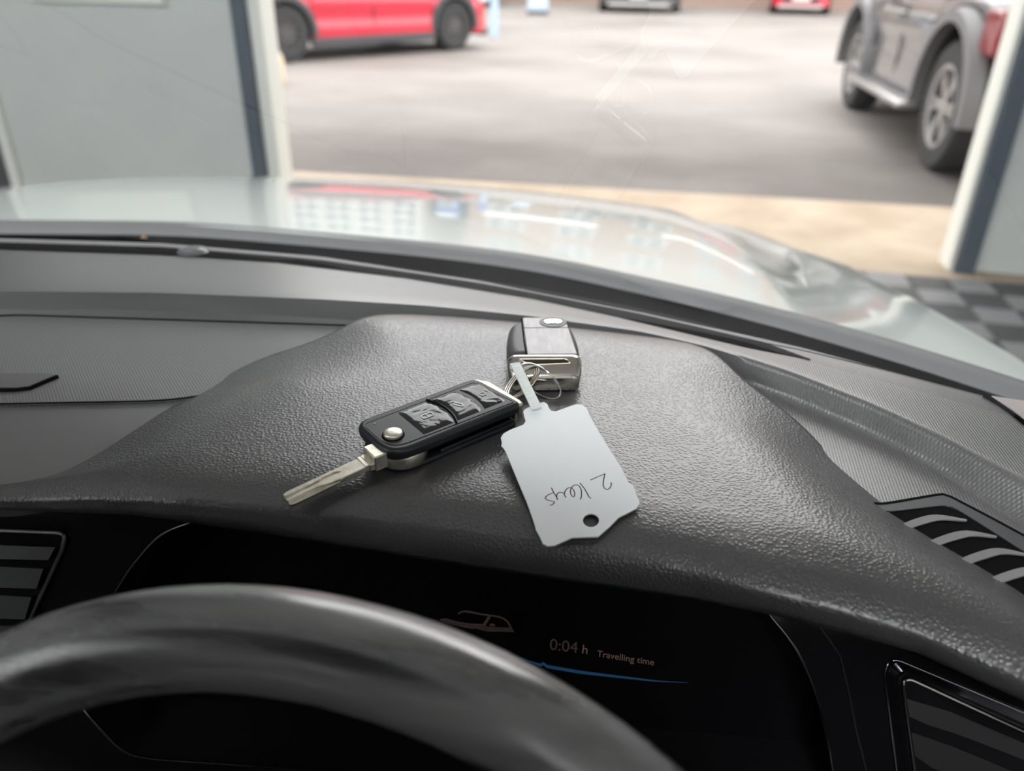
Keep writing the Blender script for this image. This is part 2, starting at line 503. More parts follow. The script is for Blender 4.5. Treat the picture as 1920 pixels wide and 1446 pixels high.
NU = 150
def row(tr, z, n=NU):
    """a lateral line of the moulding: pixel trace -> points on the level z (relative to the eye)"""
    xs = np.linspace(-260, 2160, n)
    a = np.array(tr, float)
    ys = np.interp(xs, a[:, 0], a[:, 1])
    ker = np.array([1, 2, 3, 2, 1]) / 9
    ys = np.convolve(np.pad(ys, 2, mode='edge'), ker, 'valid')
    zs = z if not isinstance(z, (list, tuple)) else None
    out = []
    for x, y in zip(xs, ys):
        zz = zs if zs is not None else np.interp(x, [q[0] for q in z], [q[1] for q in z])
        out.append(P(x, y, zz))
    return out

T_W = [(-260, 440), (0, 448), (300, 457), (600, 482), (900, 527), (1200, 585), (1500, 652), (1850, 744), (1920, 762), (2160, 840)]
T_BT = [(-260, 542), (0, 545), (300, 548), (600, 560), (800, 572), (1000, 592), (1200, 620), (1325, 648), (1482, 697), (1640, 760), (1774, 822), (1920, 900), (2160, 1020)]
T_BB = [(-260, 582), (0, 581), (350, 583), (640, 600), (800, 612), (1000, 632), (1200, 662), (1300, 685), (1410, 724), (1505, 760), (1640, 818), (1774, 890), (1920, 985), (2160, 1130)]
T_S = [(-260, 902), (0, 910), (300, 926), (800, 968), (1150, 1022), (1450, 1099), (1690, 1160), (1920, 1252), (2160, 1380)]
rW, rBT, rBB, rS = row(T_W, -.212), row(T_BT, -.206), row(T_BB, -.221), row(T_S, -.226)
def mixrow(a, b, t): return [p.lerp(q, t) for p, q in zip(a, b)]
down = lambda r, dz, dy=0: [p + Vector((0, dy, dz)) for p in r]
rows = [down(rW, -.03, .004), down(rW, -.004, .001), rW]
rows += [mixrow(rW, rBT, t) for t in (.04, .12, .25, .32, .4, .6, .8, .94)]
rows += [mixrow(rBT, rBB, t) for t in (.03, .25, .5, .75, .97)]
rows += [mixrow(rBB, rS, t) for t in (.03, .1, .25, .45, .7, .92)]
rows += [down(rS, -.003, .002), down(rS, -.006, .03)]
mb = MB(); mb.grid(rows)
pad = mb.build('dash_pad', pad_m, dash, world=True, ang=75)
wa = pad.data.attributes.new('weave', 'FLOAT', 'POINT')
vals = []
for i, r in enumerate(rows):
    for j, p in enumerate(r):
        u = p.x
        a = min(1, max(0, (u + .22) / .12))
        strip = .12 + .5 * min(1, max(0, (u - .03) / .15)) * .5
        b = 1.0 if i >= 6 else (0.0 if i < 5 else .5)
        vals.append(a * b)
wa.data.foreach_set('value', vals)

# binnacle hood: leather-grained, from the front lip to its traced outline on the dash
FK = [(-300, 904, -300, 899), (0, 912, 0, 907), (60, 914, 85, 898), (110, 916, 140, 876), (170, 918, 200, 842), (240, 921, 270, 795), (300, 924, 330, 757),
      (360, 928, 400, 720), (430, 934, 480, 683), (500, 940, 560, 647), (570, 946, 620, 618), (640, 951, 662, 598), (700, 956, 700, 589), (750, 962, 745, 587),
      (850, 974, 850, 593), (960, 987, 1000, 606), (1040, 999, 1120, 619), (1100, 1009, 1240, 633), (1150, 1017, 1300, 642), (1200, 1027, 1345, 657), (1245, 1038, 1400, 706),
      (1285, 1047, 1450, 756), (1330, 1059, 1500, 803), (1390, 1078, 1580, 877), (1450, 1095, 1660, 950), (1560, 1119, 1760, 1013), (1690, 1157, 1860, 1071), (1820, 1206, 1960, 1136), (1920, 1250, 2060, 1205), (2160, 1372, 2240, 1335)]
NS, NT = 220, 64
fk = np.array(FK, float)
par = np.r_[0, np.cumsum(np.hypot(np.diff(fk[:, 0]) + np.diff(fk[:, 2]), np.diff(fk[:, 1]) + np.diff(fk[:, 3])))]
sm = np.linspace(0, par[-1], NS)
fki = np.stack([np.interp(sm, par, fk[:, k]) for k in range(4)], 1)
for _ in range(10):
    fki[1:-1] = (fki[:-2] + 2 * fki[1:-1] + fki[2:]) / 4
def zbase(v):
    # level of the dash under the hood: low shelf in front, upper shelf behind
    t = np.clip((v - .365) / .10, 0, 1); t = t * t * (3 - 2 * t)
    return -.2235 + .0165 * t
def zF(px):
    return np.interp(px, [-300, 60, 330, 1250, 1900, 2160], [-.2205, -.2200, -.2135, -.2135, -.2185, -.2200])
Fp = np.array([P(a, b, zF(a)) for a, b, c, d in fki])
Kp = np.array([P(c, d, zbase(P(c, d, -.215).y)) for a, b, c, d in fki])
def dpoly(pt, poly):
    a, b = poly[:-1, :2], poly[1:, :2]
    ab = b - a
    t = np.clip(((pt[None, :2] - a) * ab).sum(1) / np.maximum((ab ** 2).sum(1), 1e-12), 0, 1)
    q = a + ab * t[:, None]
    d = np.hypot(*(pt[None, :2] - q).T)
    i = d.argmin()
    return d[i], i, t[i]
def smin(a, b, k):
    h = np.clip(.5 + .5 * (b - a) / k, 0, 1)
    return b + (a - b) * h - k * h * (1 - h)
def ztop(v): return CZ - .2075 + .045 * (v - .33)
def hz(p, dK):
    dF, jf, tf = dpoly(p, Fp)
    zf = Fp[jf][2] + (Fp[min(jf + 1, NS - 1)][2] - Fp[jf][2]) * tf
    z = smin(zbase(p[1] + CZ * 0) + CZ + (.40 if p[1] > .47 else np.interp(p[0], [-.16, -.08, .03], [.30, .4, .34]) + (0.0)) * dK, ztop(p[1]), .008)
    z = smin(z, zf + .28 * dF, .004)
    return z - .0042 * max(0.0, 1 - dF / .014) ** 2
hrows = []
for i in range(NS):
    rw = []
    for t in np.linspace(0, 1, NT):
        p = Fp[i] + (Kp[i] - Fp[i]) * t
        dK, ik, _ = dpoly(p, Kp)
        z = hz(p, dK)
        rw.append(Vector((p[0], p[1], z)))
    hrows.append(rw)
T_L = [(-300, 952), (0, 955), (250, 966), (500, 1001), (900, 1066), (1300, 1124), (1460, 1156), (1590, 1188), (1720, 1224), (1817, 1268), (1920, 1314), (2160, 1440)]
la = np.array(T_L, float)
full = []
for i in range(NS):
    f = hrows[i][0]
    l = P(fki[i, 0], np.interp(fki[i, 0], la[:, 0], la[:, 1]), -.2355)
    out = (l - f); out.z = 0
    m1 = f.lerp(l, .15) + Vector((0, -.0018, .0006)); m2 = f.lerp(l, .45) + Vector((0, -.0030, .0004)); m3 = f.lerp(l, .8) + Vector((0, -.0022, 0))
    u1 = l + Vector((0, .004, .0002)); u2 = l + Vector((0, .03, .003))
    kk = hrows[i][-1]
    full.append([u2, u1, l, m3, m2, m1] + hrows[i] + [kk + Vector((0, 0.001, -.004)), kk + Vector((0, .001, -.02))])
mb = MB(); mb.grid(full)
hood = mb.build('instrument_hood', leather_m, dash, world=True, ang=80)
hood['label'] = 'leather grained hood over the instruments'
def zhood(u, v):
    p = np.array([u, v])
    dK, ik, _ = dpoly(p, Kp)
    return hz(p, dK)

# defrost slot under the windscreen and the thin bright rim behind it
slot_c = [(-260, 454), (0, 461), (300, 470), (520, 484), (760, 512), (1000, 550), (1150, 580), (1290, 612), (1400, 640), (1520, 674)]
slot_h = [7, 7, 8, 8, 9, 10, 12, 13, 11, 0.5]
xs = np.linspace(-260, 1520, 90)
sy = np.interp(xs, [q[0] for q in slot_c], [q[1] for q in slot_c]); sh = np.interp(xs, [q[0] for q in slot_c], slot_h)
def on_pad(px, py, lift=.0):
    """point of the dash pad under a pixel: between the rear edge and the band the pad is a plane strip"""
    yw = np.interp(px, [q[0] for q in T_W], [q[1] for q in T_W]); yb = np.interp(px, [q[0] for q in T_BT], [q[1] for q in T_BT])
    z0, z1 = -.212, -.206
    t = (py - yw) / (yb - yw)
    return P(px, py, z0 + (z1 - z0) * t + lift)
mb = MB()
mb.grid([[on_pad(x, y - h, .0006) for x, y, h in zip(xs, sy, sh)], [on_pad(x, y, .0011) for x, y, h in zip(xs, sy, sh)], [on_pad(x, y + h, .0006) for x, y, h in zip(xs, sy, sh)],
         [on_pad(x, y + h, -.004) for x, y, h in zip(xs, sy, sh)], [on_pad(x, y - h, -.004) for x, y, h in zip(xs, sy, sh)]], close_u=True)
mb.build('defrost_slot', mat('slot_dark_grey', (.010, .010, .011), .8, spec=.1), dash, world=True, ang=60)
mb = MB(); rim_x = np.linspace(-260, 1640, 110)
wyr = np.interp(rim_x, [q[0] for q in T_W], [q[1] for q in T_W])
rim_w = np.clip((1640 - rim_x) / 250, 0.02, 1)
mb.grid([[on_pad(x, y - 1, -.003) for x, y in zip(rim_x, wyr)], [on_pad(x, y - 1, .0006) for x, y in zip(rim_x, wyr)], [on_pad(x, y - 1 + 3 * w, .0006 + .0006 * w) for x, y, w in zip(rim_x, wyr, rim_w)], [on_pad(x, y - 1 + 7 * w, .0006) for x, y, w in zip(rim_x, wyr, rim_w)]])
mb.build('dash_rim', mat('rim_light_grey', (.30, .29, .30), .45), dash, world=True, ang=80)
# light sensor dome beside the slot
c = on_pad(362, 474, 0)
mb = MB(); mb.lathe([(.0001, .0045), (.006, .0042), (.011, .0028), (.0135, 0), (.0135, -.004)], 20, c=c)
mb.build('light_sensor', mat('sensor_grey', (.16, .16, .165), .2), dash, world=True)

# storage lid let into the left shelf
LIDZ = -.2222
def onlid(px, py, dz=0.0):
    yb = np.interp(px, [q[0] for q in T_BB], [q[1] for q in T_BB]); ys = np.interp(px, [q[0] for q in T_S], [q[1] for q in T_S])
    t = (py - yb) / (ys - yb)
    return P(px, py, -.221 - .005 * t + dz)
lid = round_poly([(-330, 596), (-40, 596), (28, 592), (660, 612), (600, 660), (400, 742), (300, 754), (-330, 766)], [0, 8, 30, 4, 4, 60, 40, 0], 5)
top = [onlid(x, y, .0012) for x, y in lid]
mb = MB(); mb.slab(top, (0, 0, -.003))
lo_ = mb.build('storage_lid', weave('lid_weave', (.125, .123, .127), .5, .0016, .00010, 45), dash, world=True, smooth=False)
lo_.data.attributes.new('weave', 'FLOAT', 'POINT').data.foreach_set('value', [1.0] * len(lo_.data.vertices))
mb = MB(); mb.tube([onlid(x, y, .0006) for x, y in lid], .0012, 6, closed=True)
mb.build('lid_seam', groove_m, lo_, world=True)
# finger recess of the lid
rec = round_poly([(-120, 699), (98, 699), (112, 705), (52, 728), (-120, 732)], [0, 10, 6, 20, 0], 4)
mb = MB(); mb.slab([onlid(x, y, .0022) for x, y in rec], (0, 0, -.003)); mb.build('lid_handle', smooth_m, lo_, world=True, bevel=.0006)
mb = MB(); mb.tube([onlid(x, y, .002) for x, y in [(-120, 732), (30, 731), (56, 728), (84, 716), (108, 706)]], .0013, 6); mb.build('handle_gap', groove_m, lo_, world=True)

# side demister vent on the top of the dash, right
def onright(px, py, dz=0.0):
    yb = np.interp(px, [q[0] for q in T_BB], [q[1] for q in T_BB]); ys_ = np.interp(px, [q[0] for q in T_S], [q[1] for q in T_S])
    return P(px, py, -.221 - .005 * np.clip((py - yb) / (ys_ - yb), -.3, 1) + dz)
fo = [(1640, 946), (1668, 945), (1757, 930), (1775, 931), (1800, 942), (1920, 1006), (2150, 1135)]
fi = [(1655, 958), (1684, 957), (1762, 948), (1778, 950), (1800, 958), (1920, 1034), (2130, 1170)]
def line3(tr, dz, n=44):
    return [onright(p[0], p[1], dz) for p in smooth_path([(a, b, 0) for a, b in tr], n)]
a0, a1 = line3(fo, .0016), line3(fi, .0016)
rec_l = line3([(x - 14 if i > 3 else x - 6, y + 14) for i, (x, y) in enumerate(fi)], -.008)
vent = empty('demister_vent', tuple(onright(1800, 1000))); vent.parent = dash; vent.location = onright(1800, 1000) - dash.location
mb = MB(); mb.grid([down(a0, -.004), a0, a1, down(a1, -.010)]); mb.build('vent_frame', mat('vent_frame_grey', (.075, .078, .082), .45), vent, world=True, ang=60)
mb = MB(); mb.tube([p + Vector((0, .0008, -.0006)) for p in a0], .0011, 6); mb.build('vent_gap', groove_m, vent, world=True)
# well: dark cover on the pad inside the frame
well = [onright(x, y, .0011) for x, y in [(1655, 960), (1684, 958), (1762, 949), (1778, 951), (1800, 959), (1920, 1035), (2130, 1171), (2130, 1300), (1920, 1125), (1690, 985)]]
mb = MB(); mb.slab(well, (0, 0, -.003)); mb.build('vent_well', groove_m, vent, world=True, smooth=False)
for pts in ([(1672, 996), (1715, 978), (1755, 970), (1812, 979)], [(1724, 1028), (1768, 1009), (1812, 1000), (1868, 1010)], [(1780, 1062), (1825, 1043), (1870, 1033), (1926, 1044)], [(1836, 1098), (1882, 1079), (1928, 1069), (1985, 1080)], [(1896, 1136), (1942, 1116), (1988, 1106), (2045, 1117)]):
    cl_ = [onright(x, y, .0012) for x, y in [(p[0], p[1]) for p in smooth_path([(a, b, 0) for a, b in pts], 12)]]
    d_ = Vector((.0006, -.0034, -.0004))
    u_ = Vector((0.0002, .0008, .0010))
    wdt = [max(.04, min(1, 2.2 * (1 - i / (len(cl_) - 1)))) for i in range(len(cl_))]
    mb = MB(); mb.grid([[p + Vector((0, .0014, -.0012)) for p in cl_], [p + u_ for p in cl_], [p + d_ * w + Vector((0, 0, .0008)) for p, w in zip(cl_, wdt)], [p + d_ * w * 1.1 + Vector((0, .0006, -.0014)) for p, w in zip(cl_, wdt)]])
    mb.build('vent_slat', slat2_m, vent, world=True, ang=50)

# end of the dash at the right-hand pillar: seam and pale trim
mb = MB(); mb.tube([on_pad(x, y, .0010) for x, y in [(1846, 742), (1872, 756), (1895, 772), (1922, 794), (1965, 832), (2040, 905)]], .0013, 6); mb.build('dash_end_seam', groove_m, dash, world=True)
mb = MB(); mb.slab([on_pad(x, y, .0030) for x, y in [(1858, 741), (1930, 752), (2040, 780), (2100, 860), (2040, 890), (1968, 825), (1926, 789), (1898, 768)]], (0, 0, -.004)); mb.build('pillar_trim', mat('pillar_trim_pale', (.55, .50, .49), .6), dash, world=True, bevel=.0008)

# facia below the lip: gloss panel with the display opening
FN = Vector((0, -math.cos(rad(22)), math.sin(rad(22))))
FA = (0, .296, -.25)
DN = Vector((0, -math.cos(rad(20)), math.sin(rad(20))))
DA = (0, .330, -.26)
def fa(px, py, off=0.0): return PP(px, py, FA, FN) + FN * off
def da(px, py, off=0.0): return PP(px, py, DA, DN) + DN * off
open_px = round_poly([(395, 930), (362, 978), (300, 1000), (245, 1066), (205, 1128), (152, 1238), (142, 1290), (155, 1330), (232, 1414), (300, 1424), (640, 1446), (1050, 1478), (1575, 1530), (1555, 1400), (1528, 1290), (1488, 1205), (1440, 1150), (1400, 1080)],
                     [0, 10, 60, 20, 20, 30, 20, 20, 40, 10, 10, 10, 40, 20, 40, 40, 30, 0], 5)
outer_px = [(-330, 890), (-330, 1700), (700, 1780), (1650, 1780), (2330, 1780), (2330, 1390), (2160, 1380), (1920, 1255), (1690, 1160), (1500, 1110), (1300, 1060), (900, 990), (500, 930), (100, 900)]
bm = bmesh.new()
for loop in (outer_px, open_px):
    vs = [bm.verts.new(fa(x, y)) for x, y in loop]
    for i in range(len(vs)): bm.edges.new((vs[i], vs[(i + 1) % len(vs)]))
bmesh.ops.triangle_fill(bm, use_beauty=True, use_dissolve=False, edges=bm.edges[:])
mb = MB()
bm.verts.index_update()
mb.add([v.co.copy() for v in bm.verts], [[v.index for v in f.verts] for f in bm.faces])
bm.free()
fc = mb.build('gloss_facia', gloss_m, dash, world=True, smooth=False)
so = fc.modifiers.new('thick', 'SOLIDIFY'); so.thickness = .003; so.offset = -1
# display surround (tunnel) and chrome trim line
mb = MB(); mb.grid([[fa(x, y, -.001) for x, y in open_px], [fa(x, y, -.001) - FN * .012 + Vector((0, .01, 0)) for x, y in open_px], [fa(x, y, -.001) + Vector((0, .05, 0)) for x, y in open_px]], close_v=True)
mb.build('display_surround', groove_m, dash, world=True)
for part in (open_px[2:60], ):
    mb = MB(); mb.tube([fa(x, y, .0004) for x, y in open_px[1:-1]], .00055, 6); mb.build('display_trim', chrome_m, dash, world=True)
disp = empty('instrument_display', (0, 0, 0)); disp.parent = dash
cdis = da(900, 1250); disp.location = cdis - dash.location
mb = MB(); mb.slab([da(x, y) for x, y in [(60, 900), (60, 1600), (1750, 1650), (1700, 1000)]], -DN * .004)
mb.build('display_panel', screen_m, disp, world=True, smooth=False)
txt_m = mat('display_text_glow', (.02, .02, .02), .6, emit=(.62, .36, .30), es=.12)
txt2_m = mat('display_text_dim', (.02, .02, .02), .6, emit=(.62, .38, .34), es=.035)
blue_m = mat('display_blue_glow', (.02, .02, .02), .6, emit=(.02, .16, .42), es=.16)
carp_m = mat('display_car_glow', (.02, .02, .02), .6, emit=(.42, .22, .22), es=.04)
def screen_text(name, s, pa, pb, m, off=.0006):
    """lettering on the display running from pixel pa to pb (baseline)"""
    cu = bpy.data.curves.new(name, 'FONT'); cu.body = s; cu.size = 1.0; cu.extrude = .003
    tmp = bpy.data.objects.new('tmp', cu); COL.objects.link(tmp)
    bpy.context.view_layer.update()
    me = bpy.data.meshes.new_from_object(tmp.evaluated_get(bpy.context.evaluated_depsgraph_get()))
    bpy.data.objects.remove(tmp)
    a, b = da(*pa, off), da(*pb, off)
    ex = (b - a); wpx = max(v.co.x for v in me.vertices); sc = ex.length / wpx
    ex.normalize(); ez = DN; ey = ez.cross(ex)
    mb = MB(); mb.add([a + ex * v.co.x * sc + ey * v.co.y * sc + ez * v.co.z * sc for v in me.vertices], [list(p.vertices) for p in me.polygons])
    bpy.data.meshes.remove(me)
    return mb.build(name, m, disp, world=True, smooth=False)
screen_text('display_text', 'Travelling time', (1119, 1230), (1226, 1247), txt_m)
screen_text('display_text', '0:04', (1030, 1217), (1083, 1224), txt2_m)
screen_text('display_text', 'h', (1090, 1224), (1101, 1226), txt_m)
mb = MB()
bl = [(960, 1228), (1000, 1240), (1015, 1244), (1018, 1240), (1026, 1246), (1090, 1257), (1160, 1266), (1230, 1275), (1290, 1279)]
hw = [3, 4, 5, 6, 6, 6, 4.5, 2.6, .6]
mb.grid([[da(x, y, .0006) for (x, y) in bl], [da(x, y + h, .0006) for (x, y), h in zip(bl, hw)]]); mb.build('display_line', blue_m, disp, world=True, smooth=False)
# car picture on the display
cp = lambda x, y: (810 + x / 11.29, 1130 + y / 11.29)
for pts, r in (([(180, 370), (300, 350), (480, 400), (760, 450), (1080, 470), (1140, 470)], .0006), ([(560, 230), (640, 190), (740, 175), (900, 205), (1050, 240), (1200, 255)], .0005),
               ([(1110, 460), (1170, 370), (1230, 265)], .0008), ([(1230, 265), (1400, 290), (1530, 340), (1620, 420), (1670, 520), (1720, 600)], .0005), ([(620, 480), (860, 520), (1060, 510)], .0007), ([(1230, 460), (1300, 465), (1320, 490)], .0007), ([(1180, 570), (1330, 590), (1650, 570)], .0005)):
    mb = MB(); mb.tube([da(*cp(p[0], p[1]), .0006) for p in smooth_path([(x, y, 0) for x, y in pts], 20)], r, 6, flat=.4, up=DN); mb.build('display_car_picture', carp_m, disp, world=True)

dimfill_m = mat('display_car_shade', (.02, .02, .02), .6, emit=(.40, .22, .24), es=.022)
for poly in ([(185, 375), (300, 352), (480, 402), (760, 452), (1090, 474), (1060, 520), (860, 545), (560, 490), (300, 430)], [(1100, 500), (1240, 500), (1460, 520), (1690, 530), (1740, 620), (1500, 605), (1180, 605), (980, 560)], [(640, 192), (740, 176), (900, 207), (1050, 242), (1200, 257), (1170, 275), (900, 232), (700, 205)]):
    mb = MB(); mb.slab([da(*cp(*q), .0007) for q in poly], -DN * .0004); mb.build('display_car_picture', dimfill_m, disp, world=True, smooth=False)

# left air vent (behind the wheel rim) and right air vent with chrome frame, both in the facia
v1 = empty('air_vent'); v1.parent = dash; v1.location = fa(20, 1100) - dash.location
lp = round_poly([(-300, 982), (128, 998), (120, 1030), (48, 1185), (-60, 1420), (-300, 1420)], [0, 18, 6, 6, 0, 0], 5)
mb = MB(); mb.slab([fa(x, y, .0012) for x, y in lp], -FN * .002); mb.build('vent_well', groove_m, v1, world=True, smooth=False)
mb = MB(); mb.tube([fa(x, y, .0016) for x, y in lp], .0011, 6, closed=True); mb.build('vent_frame', mat('vent_trim_dull', (.16, .15, .16), .35, .6), v1, world=True)
for y0, h, xr in ((1019, 23, 114), (1059, 36, 92), (1112, 40, 70), (1168, 44, 46), (1228, 46, 16), (1290, 46, -10)):
    mb = MB()
    L0, L1 = [(-300, y0 - 12), (0, y0 - 1), (xr, y0 + 3)], [(-300, y0 + h - 12), (0, y0 + h), (xr - 8, y0 + h + 2)]
    mb.grid([[fa(x, y, .0016) for x, y in L0], [fa(x, y, .0042) for x, y in L0], [fa(x, y, .0060) for x, y in L1], [fa(x, y, .0016) for x, y in L1]]); mb.build('vent_slat', slat_m, v1, world=True, ang=40)
v2 = empty('air_vent'); v2.parent = dash; v2.location = fa(1800, 1380) - dash.location
sc2 = lambda x, y: (1640 + x / 5.879, 1200 + y / 5.879)
in_px = [sc2(260, 395), sc2(330, 355), (1640 + 1646 / 5.879, 1200 + 965 / 5.879), (2120, 1475), (2120, 1700), (1748, 1700), sc2(405, 1446)]
out_px = [sc2(100, 330), sc2(190, 190), (1640 + 1646 / 5.879, 1200 + 800 / 5.879), (2170, 1460), (2170, 1760), (1720, 1760), sc2(240, 1446)]
ri = round_poly(in_px, [12, 12, 0, 30, 30, 20, 0], 6); ro = round_poly(out_px, [22, 22, 0, 30, 30, 20, 0], 6)
mid = [((a[0] + b[0]) / 2, (a[1] + b[1]) / 2) for a, b in zip(ri, ro)]
mb = MB(); mb.grid([[fa(x, y, .0005) for x, y in ro], [fa(x, y, .0035) for x, y in ro], [fa(x, y, .005) for x, y in mid], [fa(x, y, .0032) for x, y in ri], [fa(x, y, .0005) for x, y in ri]], close_v=True)
mb.build('vent_frame', mat('smoked_chrome', (.045, .045, .052), .12, .9), v2, world=True, ang=28)
ri2 = [(x + 4, y + 5) for x, y in ri]
mb = MB(); mb.tube([fa(x, y, .0038) for x, y in ri2], .0007, 6, closed=True); mb.build('vent_trim', mat('vent_trim_silver', (.5, .48, .45), .2, 1), v2, world=True)
mb = MB(); mb.tube([fa(x, y, .0008) for x, y in ro], .00045, 6, closed=True); mb.build('vent_trim', chrome_m, v2, world=True)
mb = MB(); mb.slab([fa(x, y, .0012) for x, y in ri], -FN * .002); mb.build('vent_well', groove_m, v2, world=True, smooth=False)
for pts0, pts1 in (([(320, 620), (800, 760), (1646, 1120), (2900, 1680)], [(330, 790), (420, 850), (900, 1000), (1646, 1290), (2900, 1830)]),
                   ([(380, 990), (800, 1130), (1646, 1480), (2900, 2000)], [(410, 1230), (560, 1350), (900, 1470), (1646, 1790), (2900, 2300)])):
    q0 = lerp_path([sc2(*p) for p in pts0], 12); q1 = lerp_path([sc2(*p) for p in pts1], 12)
    mb = MB(); mb.grid([[fa(x, y, .0014) for x, y in q0], [fa(x, y, .0022) for x, y in q0], [fa(x, y, .0036) for x, y in q1], [fa(x, y, .0014) for x, y in q1]]); mb.build('vent_slat', mat('vent_slat_satin', (.009, .009, .0095), .5, spec=.25), v2, world=True, ang=40)
# raised panel seam right of the display
mb = MB(); mb.tube([fa(x, y, .0003) for x, y in [(1535, 1172), (1575, 1230), (1592, 1300), (1605, 1370), (1625, 1450), (1640, 1520)]], .0005, 6); mb.build('facia_seam', mat('seam_gloss', (.02, .02, .022), .15), dash, world=True)

# ------------------------------------------------------------------ steering wheel
WT, WR, Wr = .42, .185, .0156
sw = empty('steering_wheel', (-.09, .079, CZ - .346), label='black steering wheel with shiny worn leather rim in front of the display', cat='steering wheel')
sw.rotation_euler = (-WT, 0, 0)
# local frame: x across, z up in the wheel plane, y along the column away from the driver
mb = MB()
n1, n2 = 128, 24
rows_ = []
for i in range(n1):
    a = 2 * math.pi * i / n1
    c_ = Vector((math.sin(a), 0, math.cos(a)))
    rows_.append([c_ * (WR + Wr * math.cos(2 * math.pi * q / n2)) + Vector((0, Wr * math.sin(2 * math.pi * q / n2), 0)) for q in range(n2)])
mb.grid(rows_, close_u=True, close_v=True); mb.build('rim', wheel_m, sw)
mb = MB()
mb.tube([Vector((math.sin(2 * math.pi * i / 96), 0, math.cos(2 * math.pi * i / 96))) * (WR - Wr + .0004) + Vector((0, -.002, 0)) for i in range(96)], .0009, 6, closed=True, up=Vector((0, 1, 0)))
mb.build('rim_seam', mat('rim_seam_grey', (.05, .05, .055), .3), sw)
hubp = round_poly([(-.085, .045), (.085, .045), (.07, -.06), (-.07, -.06)], .03, 6)
mb = MB(); mb.add([(x, .03, z) for x, z in hubp] + [(x * .85, -.005, z * .85) for x, z in hubp], [list(range(len(hubp))), list(range(len(hubp), 2 * len(hubp)))] + [[i, (i + 1) % len(hubp), len(hubp) + (i + 1) % len(hubp), len(hubp) + i] for i in range(len(hubp))])
mb.build('hub', black_m, sw, bevel=.004)
for s, a in ((1, 8), (-1, 8), (0, 0)):
    mb = MB()
    if s: mb.box((s * .122, .008, -.004), (.1, .018, .045))
    else: mb.box((0, .008, -.115), (.04, .016, .115))
    mb.build('spoke', black_m, sw, bevel=.006)
mb = MB(); mb.lathe([(.045, .03), (.04, .16)], 20, axis='y'); mb.build('column', black_m, sw)

# ------------------------------------------------------------------ windscreen, cowl, bonnet, roof
NG = 80
def sm1(a):
    for _ in range(4): a = np.convolve(np.pad(a, 2, mode='edge'), np.array([1, 2, 3, 2, 1]) / 9, 'valid')
    return a
gx = np.linspace(-260, 2160, NG)
wy = np.interp(gx, [q[0] for q in T_W], [q[1] for q in T_W])
base = [P(x, y, -.212) + Vector((0, .026, -.042)) for x, y in zip(gx, wy)]
# mirror-complete the base curve towards the passenger side around the car's centre line
CU = -.43
right_end = base[-1]
bl_ = [p for p in base]
left = [Vector((2 * CU - p.x, p.y, p.z)) for p in reversed(base) if 2 * CU - p.x < bl_[0].x - .01]
gb = left + bl_
def gpt(p, t):
    tp = Vector((CU + (p.x - CU) * .80, -.085 + (p.y - .6) * .45, CZ + .23))
    q = p.lerp(tp, t)
    q += Vector((0, .02, .03)) * math.sin(math.pi * t) * .8
    return q
ws = empty('windscreen', (CU, .6, CZ - .25), label='curved glass windscreen with a black band along its bottom edge', cat='windscreen')
ts = [0, .03, .06, .1, .16, .24, .34, .46, .6, .75, .9, 1]
mb = MB(); mb.grid([[gpt(p, t) for p in gb] for t in ts]); mb.build('glass_pane', glass_m, ws, world=True, ang=80)
T_BB2 = [(-260, 416), (0, 416), (350, 419), (560, 436), (800, 457), (1000, 481), (1200, 523), (1430, 576), (1700, 651), (1920, 721), (2160, 800)]
nrm = Vector((0, -.5, -.86))
fall = [.05] * len(gb)
mb = MB()
mb.grid([[gpt(p, q * k) + nrm * .0012 for p, q in zip(gb, fall)] for k in (0, .33, .66, 1)] + [[gpt(p, q) + nrm * .003 for p, q in zip(gb, fall)], [gpt(p, 0) + nrm * .003 for p in gb]], close_u=True)
mb.build('frit_band', frit_m, ws, world=True, ang=50)

bonnet = empty('car_bonnet', (CU, .75, CZ - .25), label='pale mint white car bonnet, glossy, beyond the windscreen', cat='bonnet')
bx_ = np.linspace(-260, 2160, NG); by_ = np.interp(bx_, [q[0] for q in T_BB2], [q[1] for q in T_BB2])
bk = [P(x, y, -.257) for x, y in zip(bx_, sm1(by_))]
bk = [Vector((2 * CU - p.x, p.y, p.z)) for p in reversed(bk) if 2 * CU - p.x < bk[0].x - .01] + bk
mb = MB(); mb.grid([[p + Vector((0, -.010, -.0105)) for p in bk], [p + Vector((0, -.004, -.0035)) for p in bk], [p + Vector((0, .010, -.0005)) for p in bk], [p + Vector((0, .03, -.02)) for p in bk]]); mb.build('cowl_panel', cowl_m, bonnet, world=True, ang=80)
mb = MB(); mb.grid([[p + Vector((0, -.15, -.10)) for p in bk], [p + Vector((0, -.07, -.045)) for p in bk], [p + Vector((0, -.0095, -.0105)) for p in bk], [p + Vector((0, .0, -.02)) for p in bk]]); mb.build('cowl_well', mat('cowl_well_black', (.005, .005, .006), .9, spec=0.05), bonnet, world=True, ang=60)

